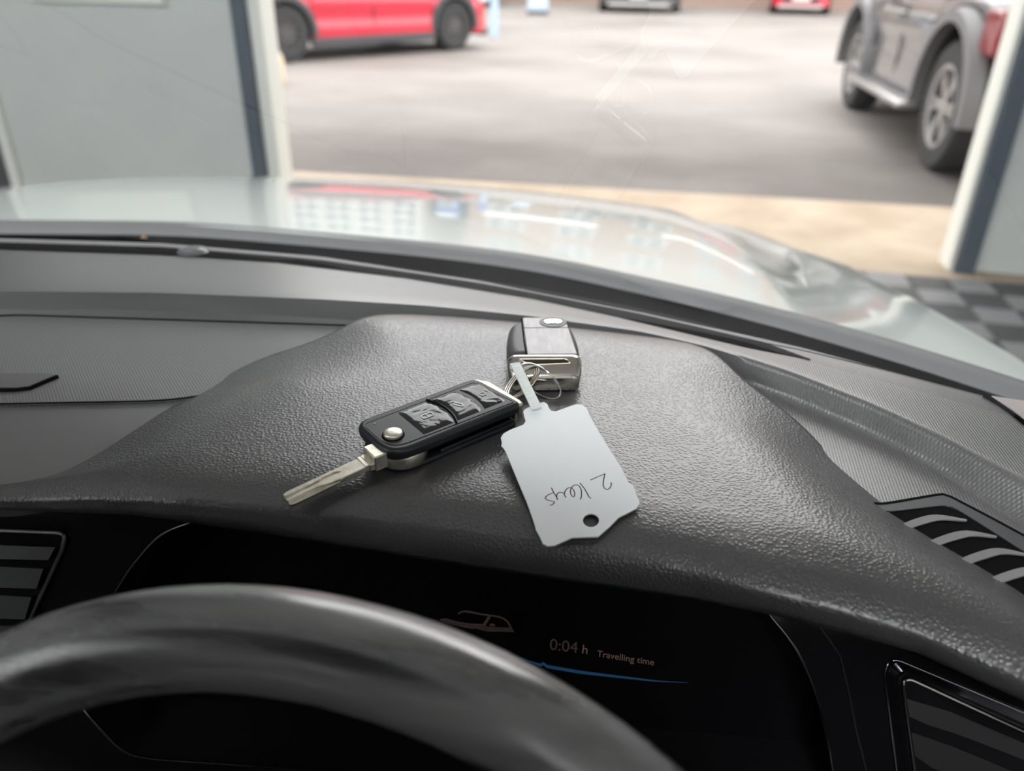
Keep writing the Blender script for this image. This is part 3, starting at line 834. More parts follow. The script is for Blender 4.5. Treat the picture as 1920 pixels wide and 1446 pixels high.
# bonnet skin
_bk = sorted([(p.x - CU, p.y) for p in bk if p.x >= CU])
def vb(du): return float(np.interp(du, [q[0] for q in _bk], [q[1] for q in _bk])) + .002
def e_of(v): return np.interp(v, [.4, .6, .843, 1.0, 1.19, 1.42, 1.52, 1.6], [.86, .85, .80, .752, .69, .565, .45, .30])
def ze_of(v): return np.interp(v, [.4, .6, .843, 1.0, 1.19, 1.42, 1.6], [-.325, -.338, -.353, -.362, -.378, -.402, -.45])
def c_of(v): return np.interp(v, [.4, .8, 1.017, 1.25, 1.6], [.60, .535, .495, .44, .33])
def zc_of(v):
    z = -.256 - .175 * max(0, v - .66) ** 2
    if v > 1.42: z -= 1.6 * (v - 1.42) ** 2
    return z
def bz(du, v):
    e, c_ = e_of(v), c_of(v)
    zc = zc_of(v)
    if du <= c_: return zc - .016 * (du / c_) ** 2
    t = min(1, (du - c_) / max(e - c_, .01))
    z0, z1 = zc - .016, min(ze_of(v), zc - .03)
    # shallow channel beyond the crease, then the shoulder
    return z0 + (z1 - z0) * t - .010 * math.sin(math.pi * min(1, t * 1.4)) * (1 if t < .72 else 0)
fr_ = list(np.linspace(0, 1, 12)) 
brow = []
NV = 40
for i in range(NV + 1):
    t = i / NV
    r = []
    def pt(frac, side, kind):
        # columns: 0..1 inside crease, 1..2 crease to edge
        vlo = vb(0.0)
        v = None
        d_guess = frac
        vv = .742 + (1.60 - .742) * t
        for _ in range(4):
            du = c_of(vv) * frac if kind == 0 else c_of(vv) + (e_of(vv) - c_of(vv)) * frac
            v0 = vb(du)
            vv = v0 + (1.60 - v0) * t
        return Vector((CU + side * du, vv, CZ + bz(du, vv)))
    L = []
    for f in np.linspace(0, 1, 10): L.append((f, 0))
    for f in (.08, .2, .35, .5, .65, .8, .92, 1.0): L.append((f, 1))
    half = [(pt(f, 1, k)) for f, k in L]
    lefth = [Vector((2 * CU - p.x, p.y, p.z)) for p in half[1:]]
    e_r = half[-1]; e_l = lefth[-1]
    roll = ((.006, -.0012), (.013, -.005), (.019, -.012), (.023, -.022), (.025, -.04), (.025, -.3))
    dr = [e_r + Vector((a_, 0, b_)) for a_, b_ in roll]
    dl = [e_l + Vector((-a_, 0, b_)) for a_, b_ in roll]
    brow.append(list(reversed(dl)) + list(reversed(lefth)) + half + dr)
last = brow[-1]
brow.append([p + Vector((0, .03, -.05)) for p in last]); brow.append([p + Vector((0, .05, -.25)) for p in last])
mb = MB(); mb.grid([[p + Vector((0, .004, -.03)) for p in brow[0]]] + brow); mb.build('bonnet_skin', paint_m, bonnet, world=True, ang=60)

# body of the own car round the camera: roof, pillars, doors, seats
rf = empty('car_shell', (CU, -.6, CZ + .2), label='roof, doors and grey lining of the car around the driver', cat='car body')
top_ = [gpt(p, 1.0) for p in gb]
mb = MB()
mb.grid([top_, [p + Vector((0, -.05, .03)) for p in top_], [Vector((CU + (p.x - CU) * .95, -.7, CZ + .26)) for p in top_], [Vector((CU + (p.x - CU) * .9, -1.6, CZ + .22)) for p in top_]])
mb.build('headliner', head_m, rf, world=True)
for e_, sg in ((gb[0], -1), (gb[-1], 1)):
    mb = MB(); mb.tube([gpt(e_, t) + Vector((.02 * sg, 0, -.01)) for t in ts], .03, 8); mb.build('pillar', head_m, rf, world=True)
    xd = e_.x + .09 * sg
    mb = MB(); mb.box((xd, -.55, CZ - .52), (.05, 1.9, .60)); mb.build('door_panel', black_m, rf, world=True, bevel=.02)
    mb = MB(); mb.box((xd - .04 * sg, -.85, CZ + .02), (.05, .10, .55)); mb.build('centre_pillar', head_m, rf, world=True, bevel=.02)
for xs_ in (-.09, 2 * CU + .09):
    se = empty('front_seat'); se.parent = rf; se.location = Vector((xs_, -.75, CZ - .5)) - rf.location
    mb = MB(); mb.box((xs_, -.72, CZ - .28), (.5, .14, .72), Matrix.Rotation(rad(18), 3, 'X')); mb.build('seat_back', black_m, se, world=True, bevel=.05, seg=3)
    mb = MB(); mb.box((xs_, -.42, CZ - .68), (.5, .52, .16)); mb.build('seat_cushion', black_m, se, world=True, bevel=.05, seg=3)
    mb = MB(); mb.box((xs_, -.86, CZ + .14), (.26, .10, .2), Matrix.Rotation(rad(12), 3, 'X')); mb.build('headrest', black_m, se, world=True, bevel=.04, seg=3)
mb = MB(); mb.box((CU, -1.6, CZ - .4), (1.3, .14, .9)); mb.build('rear_seat', black_m, rf, world=True, bevel=.04)

# ------------------------------------------------------------------ keys on the hood
SL = .045                                            # slope of the hood top towards the windscreen
def kframe(u, v, ang, lift=0.0):
    """local frame lying on the hood at (u, v): x along the key, z off the surface"""
    ex = Vector((math.cos(ang), math.sin(ang), SL * math.sin(ang))).normalized()
    ey = Vector((-math.sin(ang), math.cos(ang), SL * math.cos(ang))).normalized()
    ez = ex.cross(ey).normalized()
    m = Matrix((ex, ey, ez)).transposed().to_4x4()
    m.translation = Vector((u, v, zhood(u, v) + lift))
    return m
def place(o, m):
    o.location = m.to_translation(); o.rotation_euler = m.to_euler()

KL, KW, KH = .0765, .0355, .0142
k1 = empty('car_key', label='black flip key with its blade folded out, three film covered buttons', cat='key', group='car keys on the dashboard')
c0 = P(0, 0, -.2)
A_, B_, C_, D_ = P(682, 785, -.194), P(888, 718, -.194), P(981, 746, -.194), P(757, 843, -.194)
KANG = rad(49.5)
cen = (A_ + B_ + C_ + D_) / 4 - Vector((math.cos(KANG), math.sin(KANG), 0)) * .0022
K1M = kframe(cen.x, cen.y, KANG)
place(k1, K1M)
# local: +x to the ring end, -y towards the viewer's right/near side
def arc_end(L, Wd, r): return round_poly([(-L / 2, -Wd / 2), (L / 2, -Wd / 2), (L / 2 - .004, Wd / 2), (-L / 2, Wd / 2)], [r[0], r[1], r[2], r[3]], 6)
shell = arc_end(KL, KW, [.013, .004, .006, .009])
mb = MB(); mb.prism(shell, .0078, KH); mb.build('upper_shell', key_black_m, k1, bevel=.0022, seg=4)
mb = MB(); mb.prism(arc_end(KL - .003, KW - .002, [.013, .004, .006, .009]), 0.0, .0028); mb.build('lower_shell', key_black_m, k1, bevel=.0010, seg=3)
core = [(-.022, KW / 2 - .0012), (-.022, -KW / 2 + .012), (-.010, -KW / 2 + .0055), (KL / 2 - .004, -KW / 2 + .0055), (KL / 2 - .007, KW / 2 - .0012)]
mb = MB(); mb.prism(core, .002, .0090); mb.build('core', groove_m, k1, smooth=False)
mb = MB(); mb.prism([(-KL / 2 + .004, KW / 2 - .0010), (-KL / 2 + .004, 0.004), (-.021, .004), (-.021, KW / 2 - .001)], .002, .0090); mb.build('side_wall', key_black_m, k1, bevel=.0008)
mb = MB(); mb.box((.012, -KW / 2 + .0026, .0034), (.044, .0014, .0022)); mb.build('side_ridge', key_black_m, k1, bevel=.0005)
# silver end cap at the ring end
cap = [(KL / 2 - .0105, KW / 2 - .0012), (KL / 2 - .0035, KW / 2 - .0002), (KL / 2 + .0008, KW / 2 - .007), (KL / 2 + .0022, -KW / 2 + .004), (KL / 2 + .0014, -KW / 2 + .0008), (KL / 2 - .003, -KW / 2 + .0006)]
mb = MB(); mb.prism(cap, .0035, KH - .0012); mb.build('end_cap', nickel_m, k1, bevel=.0012, seg=3)
# flat top plate with groove lines
tp = round_poly([(-KL / 2 + .0030, -KW / 2 + .0045), (KL / 2 - .0035, -KW / 2 + .0028), (KL / 2 - .0085, KW / 2 - .0048), (-KL / 2 + .0030, KW / 2 - .0052)], [.010, .001, .001, .003], 5)
mb = MB(); mb.prism(tp, KH - .0004, KH + .00015); mb.build('top_plate', key_black_m, k1, bevel=.0002, seg=1)
mb = MB(); mb.tube([(x, y, KH + .0001) for x, y in tp], .00022, 5, closed=True); mb.build('plate_seam', mat('key_seam', (.02, .012, .014), .4), k1)
# three buttons under wrinkled clear film; borders between them are arcs
def blob(x0, x1, y0, y1, bow0, bow1, z, n=10, pad=.0):
    """cushion shaped button"""
    rows = []
    for i in range(n + 1):
        t = i / n
        y = y0 + (y1 - y0) * t
        xa = x0 + bow0 * 4 * t * (1 - t); xb = x1 + bow1 * 4 * t * (1 - t)
        rw = []
        for j in range(n + 1):
            s = j / n
            ed = min(1, 6 * min(t, 1 - t, s, 1 - s))
            rw.append(Vector((xa + (xb - xa) * s, y, z + .0009 * ed * (2 - ed))))
        rows.append(rw)
    return MB().grid(rows)
yb0, yb1 = -KW / 2 + .0041, KW / 2 - .0047
xb = [-.0178, .0005, .0172, .0330]
for i, (a, b, w0, w1) in enumerate(((xb[0], xb[1], 0, .0032), (xb[1] + .0008, xb[2], .0032, .0028), (xb[2] + .0007, xb[3], .0028, 0))):
    o = blob(a, b, yb0 + .0004 * i, yb1 - .0002 * i, w0, w1, KH - .0002).build('button', key_film_m, k1, ang=80)
    cx, cy = (a + b) / 2 + .0016, (yb0 + yb1) / 2
    z = KH + .00092
    if i == 0:      # padlock: rounded outline with a bar
        ol = round_poly([(cx - .0030, cy - .0016), (cx + .0030, cy - .0016), (cx + .0030, cy + .0016), (cx - .0030, cy + .0016)], .0012, 4)
        mb = MB(); mb.tube([(x, y, z) for x, y in ol],   .00030, 5, closed=True); mb.tube([(cx, cy - .0016, z), (cx, cy + .0016, z)],   .00030, 5); mb.build('button_icon', icon_m, o)
    elif i == 1:    # open boot lid
        ol = [(cx - .0022, cy + .0030), (cx - .0012, cy + .0032), (cx + .0010, cy - .0006), (cx + .0012, cy - .0028), (cx + .0002, cy - .0032), (cx - .0012, cy - .0008), (cx - .0020, cy + .0014)]
        mb = MB(); mb.tube([tuple(p) for p in smooth_path([(x, y, z) for x, y in ol], 28)],   .00030, 5); mb.build('button_icon', icon_m, o)
    else:           # unlock
        ol = round_poly([(cx - .0022, cy - .0014), (cx + .0006, cy - .0014), (cx + .0006, cy + .0014), (cx - .0022, cy + .0014)], .0008, 4)
        mb = MB(); mb.tube([(x, y, z) for x, y in ol], .00022, 5, closed=True); mb.tube([(cx + .0006, cy + .0012, z), (cx + .0024, cy + .0024, z), (cx + .003, cy + .001, z)], .00022, 5); mb.build('button_icon', icon_m, o)
mb = MB(); mb.tube([(xb[1] + .0003 + .0032 * 4 * t * (1 - t), yb0 + (yb1 - yb0) * t, KH + .0004) for t in np.linspace(0, 1, 14)], .00055, 6); mb.build('button_gap', groove_m, k1)
# status lamp and fold-out push button
mb = MB(); mb.lathe([(.0001, .0002), (.0007, .0002), (.0009, 0)], 12, c=(-.0305, .0098, KH + .0001)); mb.build('status_lamp', mat('lamp_dark_red', (.05, .01, .01), .2), k1)
kb = (-.0285, -.0040)
mb = MB(); mb.lathe([(.0046, -.001), (.0046, .0012), (.0044, .0018), (.0038, .0022), (.0020, .0025), (.0001, .0026)], 28, c=(kb[0], kb[1], KH)); mb.build('release_button', nickel_m, k1, ang=50)
mb = MB(); mb.lathe([(.0054, -.0002), (.0054, .0003), (.0046, .0004)], 28, c=(kb[0], kb[1], KH)); mb.build('button_collar', groove_m, k1)
# blade hub drum at the near corner
hx, hy = -.0254, -.0052
mb = MB(); mb.lathe([(.0001, .0022), (.0118, .0022), (.0122, .0026), (.0122, .0086), (.0118, .0090), (.0001, .0090)], 36, c=(hx, hy, 0)); mb.build('blade_hub', nickel_m, k1, ang=50)
# collar block and blade
bx0 = -KL / 2 - .0005
by = -.0064
mb = MB(); mb.box((bx0 - .001, by, .0082), (.0068, .0112, .0080)); mb.build('blade_collar', nickel_m, k1, bevel=.0006)
mb = MB(); mb.box((bx0 - .0052, by - .0003, .0070), (.0030, .0096, .0034)); mb.box((bx0 - .0076, by, .0070), (.002, .0088, .0031)); mb.build('blade_neck', nickel_m, k1, bevel=.0003)
BLD = .0375
bzz = .0068
bt, bb = bzz + .0014, bzz - .0012
x0, x1 = bx0 - .0080, bx0 - .0080 - BLD
hwid = .0043
# blade cross-section strips: far land, milled wavy groove, near land, side rebate -> all one solid by columns
nb = 60
cols = []
for i in range(nb + 1):
    t = i / nb
    x = x0 + (x1 - x0) * t
    g = np.interp(t, [0, .30, .34, .40, .52, .58, .72, .78, .90, 1.0], [0, 0, .9, .95, 1.15, .4, .15, .55, .15, .2]) * .001
    ga = np.interp(t, [0, .28, .33, 1.0], [0, 0, 1, 1])
    gd = .0009 * ga
    gc = by + .0006 + g * .9
    gw = .00075 * ga + .00001
    open_ = np.interp(t, [0, .86, .93, 1], [0, 0, .0011, .0016])
    rb = np.interp(t, [0, .30, .42, .46, .56, .60, 1.0], [0, 0, .0007, .0007, .0016, .0022, .0022])   # near-side rebate
    yn, yf = by - hwid, by + hwid
    tip = np.interp(t, [0, .95, 1], [0, 0, .0008])
    bzz_ = .0068 - .0026 * t; bt, bb = bzz_ + .0014, bzz_ - .0012
    cols.append([Vector((x, yf - tip, bb)), Vector((x, yf - tip, bt - .0004)), Vector((x, yf - .0004 - tip, bt)), Vector((x, gc + gw, bt)), Vector((x, gc + gw * .9, bt - gd)), Vector((x, gc - gw - open_, bt - gd)), Vector((x, gc - gw - open_ - .0001, bt)),
                 Vector((x, yn + .0003 + rb, bt)), Vector((x, yn + rb * .97, bt - .0003)), Vector((x, yn + rb * .93, bt - .0003 - (.0011 if rb > .0003 else 0))), Vector((x, yn + tip, bt - .0003 - (.0012 if rb > .0003 else .0002))), Vector((x, yn + tip, bb))])
mb = MB(); mb.grid(cols, close_v=True); mb.f.append(list(range(12))); mb.f.append([nb * 12 + q for q in range(12)]); mb.build('blade', nickel_m, k1, ang=25)

# second key, folded, back side up
k2 = empty('car_key.001', label='folded grey backed car key with chrome end cap and oval emblem', cat='key', group='car keys on the dashboard')
k2far = (P(957, 612, -.193) + P(1080, 613, -.193)) / 2
E1 = Vector((.225, -.974, 0)).normalized()
L2, W2, H2 = .0630, .0410, .0158
c2 = k2far + E1 * (L2 / 2 - .001) - Vector((.0022, .0005, 0))
K2M = kframe(c2.x, c2.y, math.atan2(E1.y, E1.x), .0)
place(k2, K2M)
# local x towards viewer (ring end), local y to the right of the picture
CAPX = .0155
body2 = round_poly([(-L2 / 2, -W2 / 2 + .003), (-.004, -W2 / 2 - .0006), (L2 / 2 - .014, -W2 / 2 + .0004), (L2 / 2 - .014, W2 / 2 - .0004), (-.004, W2 / 2 + .0004), (-L2 / 2 + .001, W2 / 2 - .003)], [.016, .02, 0, 0, .02, .015], 10)
mb = MB(); mb.prism(body2, 0.0, H2); mb.build('key_body', mat('key_body_graphite', (.07, .07, .073), .36), k2, bevel=.0058, seg=6)
# grey back plate with a cross seam, side seam
ys = -W2 / 2 + .0098
plate = round_poly([(-L2 / 2 + .0015, ys), (L2 / 2 - .0142, ys + .001), (L2 / 2 - .0142, W2 / 2 - .0022), (-L2 / 2 + .002, W2 / 2 - .0052)], [.002, 0, 0, .009], 7)
mb = MB(); mb.prism(plate, H2 - .0008, H2 + .0006); mb.build('back_plate', key_grey_m, k2, bevel=.0006, seg=3)
mb = MB(); mb.tube([(-L2 / 2 + .002, ys - .0003, H2 + .0000), (0, ys, H2 + .0001), (L2 / 2 - .0145, ys + .0007, H2 + .0001)], .00042, 6); mb.build('side_seam', groove_m, k2)
mb = MB(); mb.tube([(-L2 / 2 + .0158, ys + .0004, H2 + .00062), (-L2 / 2 + .0158, W2 / 2 - .004, H2 + .00062)], .0002, 6); mb.build('cover_seam', mat('cover_seam_grey', (.1, .1, .1), .5), k2)
# oval emblem
ec = (-L2 / 2 + .0085, .0075)
mb = MB(); mb.lathe([(.0001, .0003), (.0060, .0003), (.0060, 0)], 32); mb.xf(Matrix.Translation((ec[0], ec[1], H2 + .0006)) @ Matrix.Diagonal((1.1, 1.35, 1, 1))); em = mb.build('emblem', logo_g_m, k2)
mb = MB()
wing = [(-.0022, -.0038), (-.0030, -.0012), (-.0026, .0000), (-.0031, .0012), (-.0022, .0038), (-.0004, .0050), (.0020, .0040), (.0026, .0022), (.0018, .0012), (.0024, .0000), (.0018, -.0012), (.0026, -.0022), (.0020, -.0040), (-.0004, -.0050)]
mb.prism([(x, y) for x, y in wing], .0003, .0007); mb.xf(Matrix.Translation((ec[0], ec[1], H2 + .0006)) @ Matrix.Diagonal((1.12, 1.12, 1, 1))); mb.build('emblem_shape', logo_w_m, em, smooth=False)
# chrome cap with the slanted ring opening
x_a, x_b = L2 / 2 - .0142, L2 / 2
def cap_row(x, wd, z0, z1, r=.0055):
    q = round_poly([(-wd / 2, z0), (wd / 2, z0), (wd / 2, z1), (-wd / 2, z1)], r, 5)
    return [Vector((x, y, z)) for y, z in q]
crow = [cap_row(x_a, W2 + .0002, 0.0, H2 + .0003), cap_row(x_a + .001, W2 + .0006, 0.0, H2 + .0005), cap_row(x_a + .004, W2, .0, H2 - .0003), cap_row(x_a + .0085, W2 - .001, .0, H2 - .0022), cap_row(x_b - .0012, W2 - .004, .0006, H2 - .0048, .0045), cap_row(x_b, W2 - .009, .0018, H2 - .0068, .0035)]
mb = MB(); mb.grid(crow, close_v=True); n_c = len(crow[0]); mb.f.append(list(range(n_c))); mb.f.append([(len(crow) - 1) * n_c + q for q in range(n_c)])
mb.build('end_cap', capchrome_m, k2, ang=40)
# dark slot across the cap and its bright lip
slp = round_poly([(x_a + .0042, -W2 / 2 + .006), (x_a + .0042, W2 / 2 - .009), (x_a + .0072, W2 / 2 - .0062), (x_a + .0080, -W2 / 2 + .012)], [.001, .002, .001, .002], 4)
mb = MB()
def capz(x): return np.interp(x - x_a, [0, .001, .004, .0085, .013], [H2 + .0003, H2 + .0005, H2 - .0003, H2 - .0022, H2 - .0048])
mb.add([(x, y, capz(x) + .0001) for x, y in slp] + [(x, y, capz(x) - .002) for x, y in slp], [list(range(len(slp)))] + [[i, (i + 1) % len(slp), len(slp) + (i + 1) % len(slp), len(slp) + i] for i in range(len(slp))])
mb.build('ring_slot', mat('slot_bronze', (.09, .075, .05), .25, .8), k2, smooth=False)
mb = MB(); mb.tube([(x, y, capz(x) + .0002) for x, y in slp], .00035, 6, closed=True); mb.build('slot_lip', capchrome_m, k2)

# split ring and wire links joining both keys
def ring_pts(c, rx, ry, ex, ey, n=48, turns=1.0, pitch=0.0, a0=0.0):
    ez = ex.cross(ey)
    return [c + ex * rx * math.cos(a0 + 2 * math.pi * turns * i / n) + ey * ry * math.sin(a0 + 2 * math.pi * turns * i / n) + ez * pitch * i / n for i in range(n + 1)]
rc = P(1013, 714, -.1945)
exr = (P(1048, 742, -.2005) - P(980, 686, -.188)).normalized()
vv = (P(994, 745, -.200) - P(1032, 690, -.1955)); eyr = (vv - exr * vv.dot(exr)).normalized()
kr = empty('key_ring', tuple(rc), label='thin steel split ring threaded through the tag tie and key cap', cat='key ring')
mb = MB(); mb.tube(ring_pts(rc, .0132, .0098, exr, eyr, 90, 1.85, .0014), .00055, 7, up=exr.cross(eyr)); mb.build('wire_loop', steel_m, kr, world=True)
kl = empty('key_link', tuple(P(972, 722, -.197)), label='bundle of looped steel wires linking the flip key to the ring', cat='key ring')
for i in range(3):
    off = Vector((.0013 * i - .0013, -.0010 * i, .0006 * i))
    a = P(955, 742, -.2) + off; b = P(1003, 692, -.1885) + off
    exl = (b - a).normalized(); eyl = exl.cross(Vector((.55, -.2, .8))).normalized()
    mb = MB(); mb.tube(ring_pts((a + b) / 2, (b - a).length / 2 + .0012, .0042, exl, eyl, 40), .00055, 7, up=exl.cross(eyl)); mb.build('wire_loop', mat('link_nickel', (.66, .6, .54), .2, 1) if i == 0 else bpy.data.materials['link_nickel'], kl, world=True)

# white tag with ribbed tie
tg = empty('key_tag', label='white plastic key tag with "2 Keys" handwritten upside down in ink', cat='tag')
sc3 = lambda x, y: (920 + x / 4.665, 740 + y / 4.665)
outl = [(285, 150), (303, 130), (360, 102), (420, 78), (468, 70), (497, 88), (512, 125), (530, 146), (570, 151), (650, 122), (740, 90), (790, 90), (838, 122), (858, 165), (868, 190), (1000, 420), (1150, 655), (1208, 775), (1240, 796), (1262, 835), (1274, 880), (1298, 925), (1302, 962), (1275, 1000), (1200, 1040), (1120, 1080), (1045, 1158), (940, 1248), (850, 1251), (710, 1256), (640, 1288), (560, 1325), (500, 1331), (455, 1308), (425, 1243), (395, 1190), (380, 1130), (320, 960), (220, 720), (132, 505), (118, 478), (92, 452), (98, 425), (88, 382), (112, 345), (165, 314), (285, 268), (306, 235), (296, 200)]
def tagpt(px, py, off=0.0):
    # the tag lies tilted: neck on the ring, foot hanging over the front of the hood
    p0 = (0, .31, -.2034); n = Vector((0.03, -.185, 1)).normalized()
    return PP(px, py, p0, n) + n * off
tloc = tagpt(1060, 880)
tg.location = tloc
TH = .0008
o2 = [sc3(*p) for p in outl]
hole = [sc3(877 + 70 * math.cos(a), 1105 + 58 * math.sin(a)) for a in np.linspace(0, 2 * math.pi, 28, endpoint=False)]
bm = bmesh.new()
for loop in (o2, hole):
    vs = [bm.verts.new(tagpt(x, y, 0)) for x, y in loop]
    for i in range(len(vs)): bm.edges.new((vs[i], vs[(i + 1) % len(vs)]))
bmesh.ops.triangle_fill(bm, use_beauty=True, use_dissolve=False, edges=bm.edges[:])
bm.verts.index_update()
mb = MB(); mb.add([v.co.copy() for v in bm.verts], [[v.index for v in f.verts] for f in bm.faces]); bm.free()
tgo = mb.build('tag_plate', tag_m, tg, world=True, smooth=False)
so = tgo.modifiers.new('thick', 'SOLIDIFY'); so.thickness = TH; so.offset = 0
bv = tgo.modifiers.new('bevel', 'BEVEL'); bv.width = .00015; bv.segments = 2; bv.limit_method = 'ANGLE'; bv.angle_limit = rad(50)
sc4 = lambda x, y: (1010 + x / 12.8, 880 + y / 12.8)
strokes = [[(1735, 335), (1738, 400), (1700, 470), (1640, 500), (1580, 470), (1548, 400), (1555, 280), (1590, 120)], [(1590, 122), (1420, 195), (1240, 275)],
           [(990, 345), (1090, 470), (1160, 590), (1215, 690), (1262, 708)],
           [(990, 742), (1018, 700), (1028, 600), (1015, 490), (960, 410), (890, 388), (820, 420), (770, 490), (762, 570), (785, 640), (838, 685), (862, 620), (850, 540), (800, 470), (740, 455), (670, 490), (625, 560), (615, 620), (640, 670), (662, 692)],
           [(600, 600), (560, 575), (500, 570), (450, 600), (432, 660), (450, 750)], [(308, 462), (345, 545), (395, 625), (430, 690), (455, 755)],
           [(360, 575), (280, 605), (200, 650), (160, 705), (210, 755), (290, 775), (365, 790), (370, 820), (330, 860), (265, 885)]]
for st in strokes:
    pts = [tagpt(*sc4(p[0], p[1]), TH / 2) for p in smooth_path([(x, y, 0) for x, y in st], 36)]
    mb = MB(); mb.tube(pts, .00027, 6, flat=.35); mb.build('handwriting', ink_m, tg, world=True)
# ribbed tie strap from the ring to the tag neck
sa, sb = P(966, 684, -.1875), tagpt(1006, 772, .0013)
dx = (sb - sa); Ls = dx.length; dx.normalize()
sx = Vector((.98, .19, 0)); sx = (sx - dx * sx.dot(dx)).normalized(); sz = dx.cross(sx)
if sz.z < 0: sz = -sz
STW = .0052
mb = MB()
nrib = 15
top_r = []
rws = []
for i in range(nrib * 4 + 1):
    t = i / (nrib * 4)
    h = .0008 + (.0008 if (i % 4) in (1, 2) else 0)
    c_ = sa + dx * Ls * t
    rws.append([c_ - sx * STW / 2, c_ - sx * STW / 2 + sz * .0012, c_ - sx * STW * .36 + sz * .0012, c_ - sx * STW * .34 + sz * h, c_ + sx * STW * .34 + sz * h, c_ + sx * STW * .36 + sz * .0012, c_ + sx * STW / 2 + sz * .0012, c_ + sx * STW / 2])
mb.grid(rws, close_v=True); mb.f.append(list(range(8))); mb.f.append([nrib * 32 + q for q in range(8)])
mb.build('tie_strap', tie_m, tg, world=True, ang=25)
# hook of the strap round the ring
mb = MB(); mb.grid([[sa + sx * STW * s + sz * (.0012 * math.cos(a) - .0012 + .0006) * 1.6 - dx * .0018 * math.sin(a) for s in (-.5, .5)] for a in np.linspace(0, math.pi, 8)])
ho = mb.build('tie_hook', tie_m, tg, world=True); so = ho.modifiers.new('t', 'SOLIDIFY'); so.thickness = .0007

# scrap of dry leaf at the bottom of the windscreen
lfp = P(270, 449, -.209)
mb = MB(); mb.grid([[lfp + Vector((.007 * (i / 5 - .5), .004 * (j / 3 - .5) * math.sin(math.pi * (i + .5) / 6), .001 + .002 * math.sin(math.pi * i / 5) * (.4 + j / 3))) for j in range(4)] for i in range(6)])
lf = mb.build('dry_leaf', mat('dry_leaf_orange', (.26, .15, .07), .7), smooth=True, loc=lfp)
so = lf.modifiers.new('t', 'SOLIDIFY'); so.thickness = .0004
tag(lf, 'tiny orange scrap of dry leaf at the foot of the windscreen', 'leaf')

# ------------------------------------------------------------------ cars in the yard
tyre_m = mat('tyre_rubber', (.03, .03, .031), .75)
rim_m = mat('rim_grey', (.10, .095, .095), .35, .6)
rim2_m = mat('rim_silver', (.5, .49, .48), .3, .8)
clad_m = mat('wheel_arch_cladding', (.06, .06, .065), .6)
under_m = mat('underbody_black', (.008, .008, .008), .8)
cglass_m = mat('car_window_glass', (.02, .024, .026), .05, spec=.8)
lamp_w = mat('headlamp_clear', (.75, .77, .8), .1, coat=1)
lamp_r = mat('tail_lamp_red', (.22, .006, .012), .15, coat=.6)
plate_w = mat('number_plate_white', (.8, .8, .74), .5)

def make_wheel(name, parent, loc, r, wid, spokes, rm, side):
    t = empty(name); t.parent = parent; t.location = loc
    mb = MB(); w2 = wid / 2
    mb.lathe([(r * .62, -w2), (r * .93, -w2), (r, -w2 * .7), (r, w2 * .7), (r * .93, w2), (r * .64, w2), (r * .62, w2 * .6)], 36, axis='y'); mb.build('tyre', tyre_m, t, ang=40)
    rmb = MB(); rmb.lathe([(r * .64, side * w2 * .95), (r * .60, side * w2 * .9), (r * .56, side * w2 * .2), (.001, side * w2 * .1)], 36, axis='y')
    rmb.build('rim_barrel', clad_m, t)
    sp = MB()
    for i in range(spokes):
        a = 2 * math.pi * i / spokes
        for da_ in (-.13, .13):
            c_, s_ = math.cos(a + da_), math.sin(a + da_)
            m = Matrix(((c_, 0, -s_), (0, 1, 0), (s_, 0, c_)))
            sp.box(m @ Vector((r * .34, side * w2 * .72, 0)), (r * .56, .03, r * .075), m)
    sp.lathe([(.001, side * (w2 * .72 + .02)), (r * .13, side * (w2 * .72 + .018)), (r * .15, side * (w2 * .72 - .02))], 20, axis='y')
    sp.lathe([(r * .62, side * w2 * .85), (r * .65, side * w2), (r * .58, side * w2 * .98), (r * .57, side * w2 * .7)], 36, axis='y')
    sp.build('rim_spokes', rm, t, ang=30)
    return t

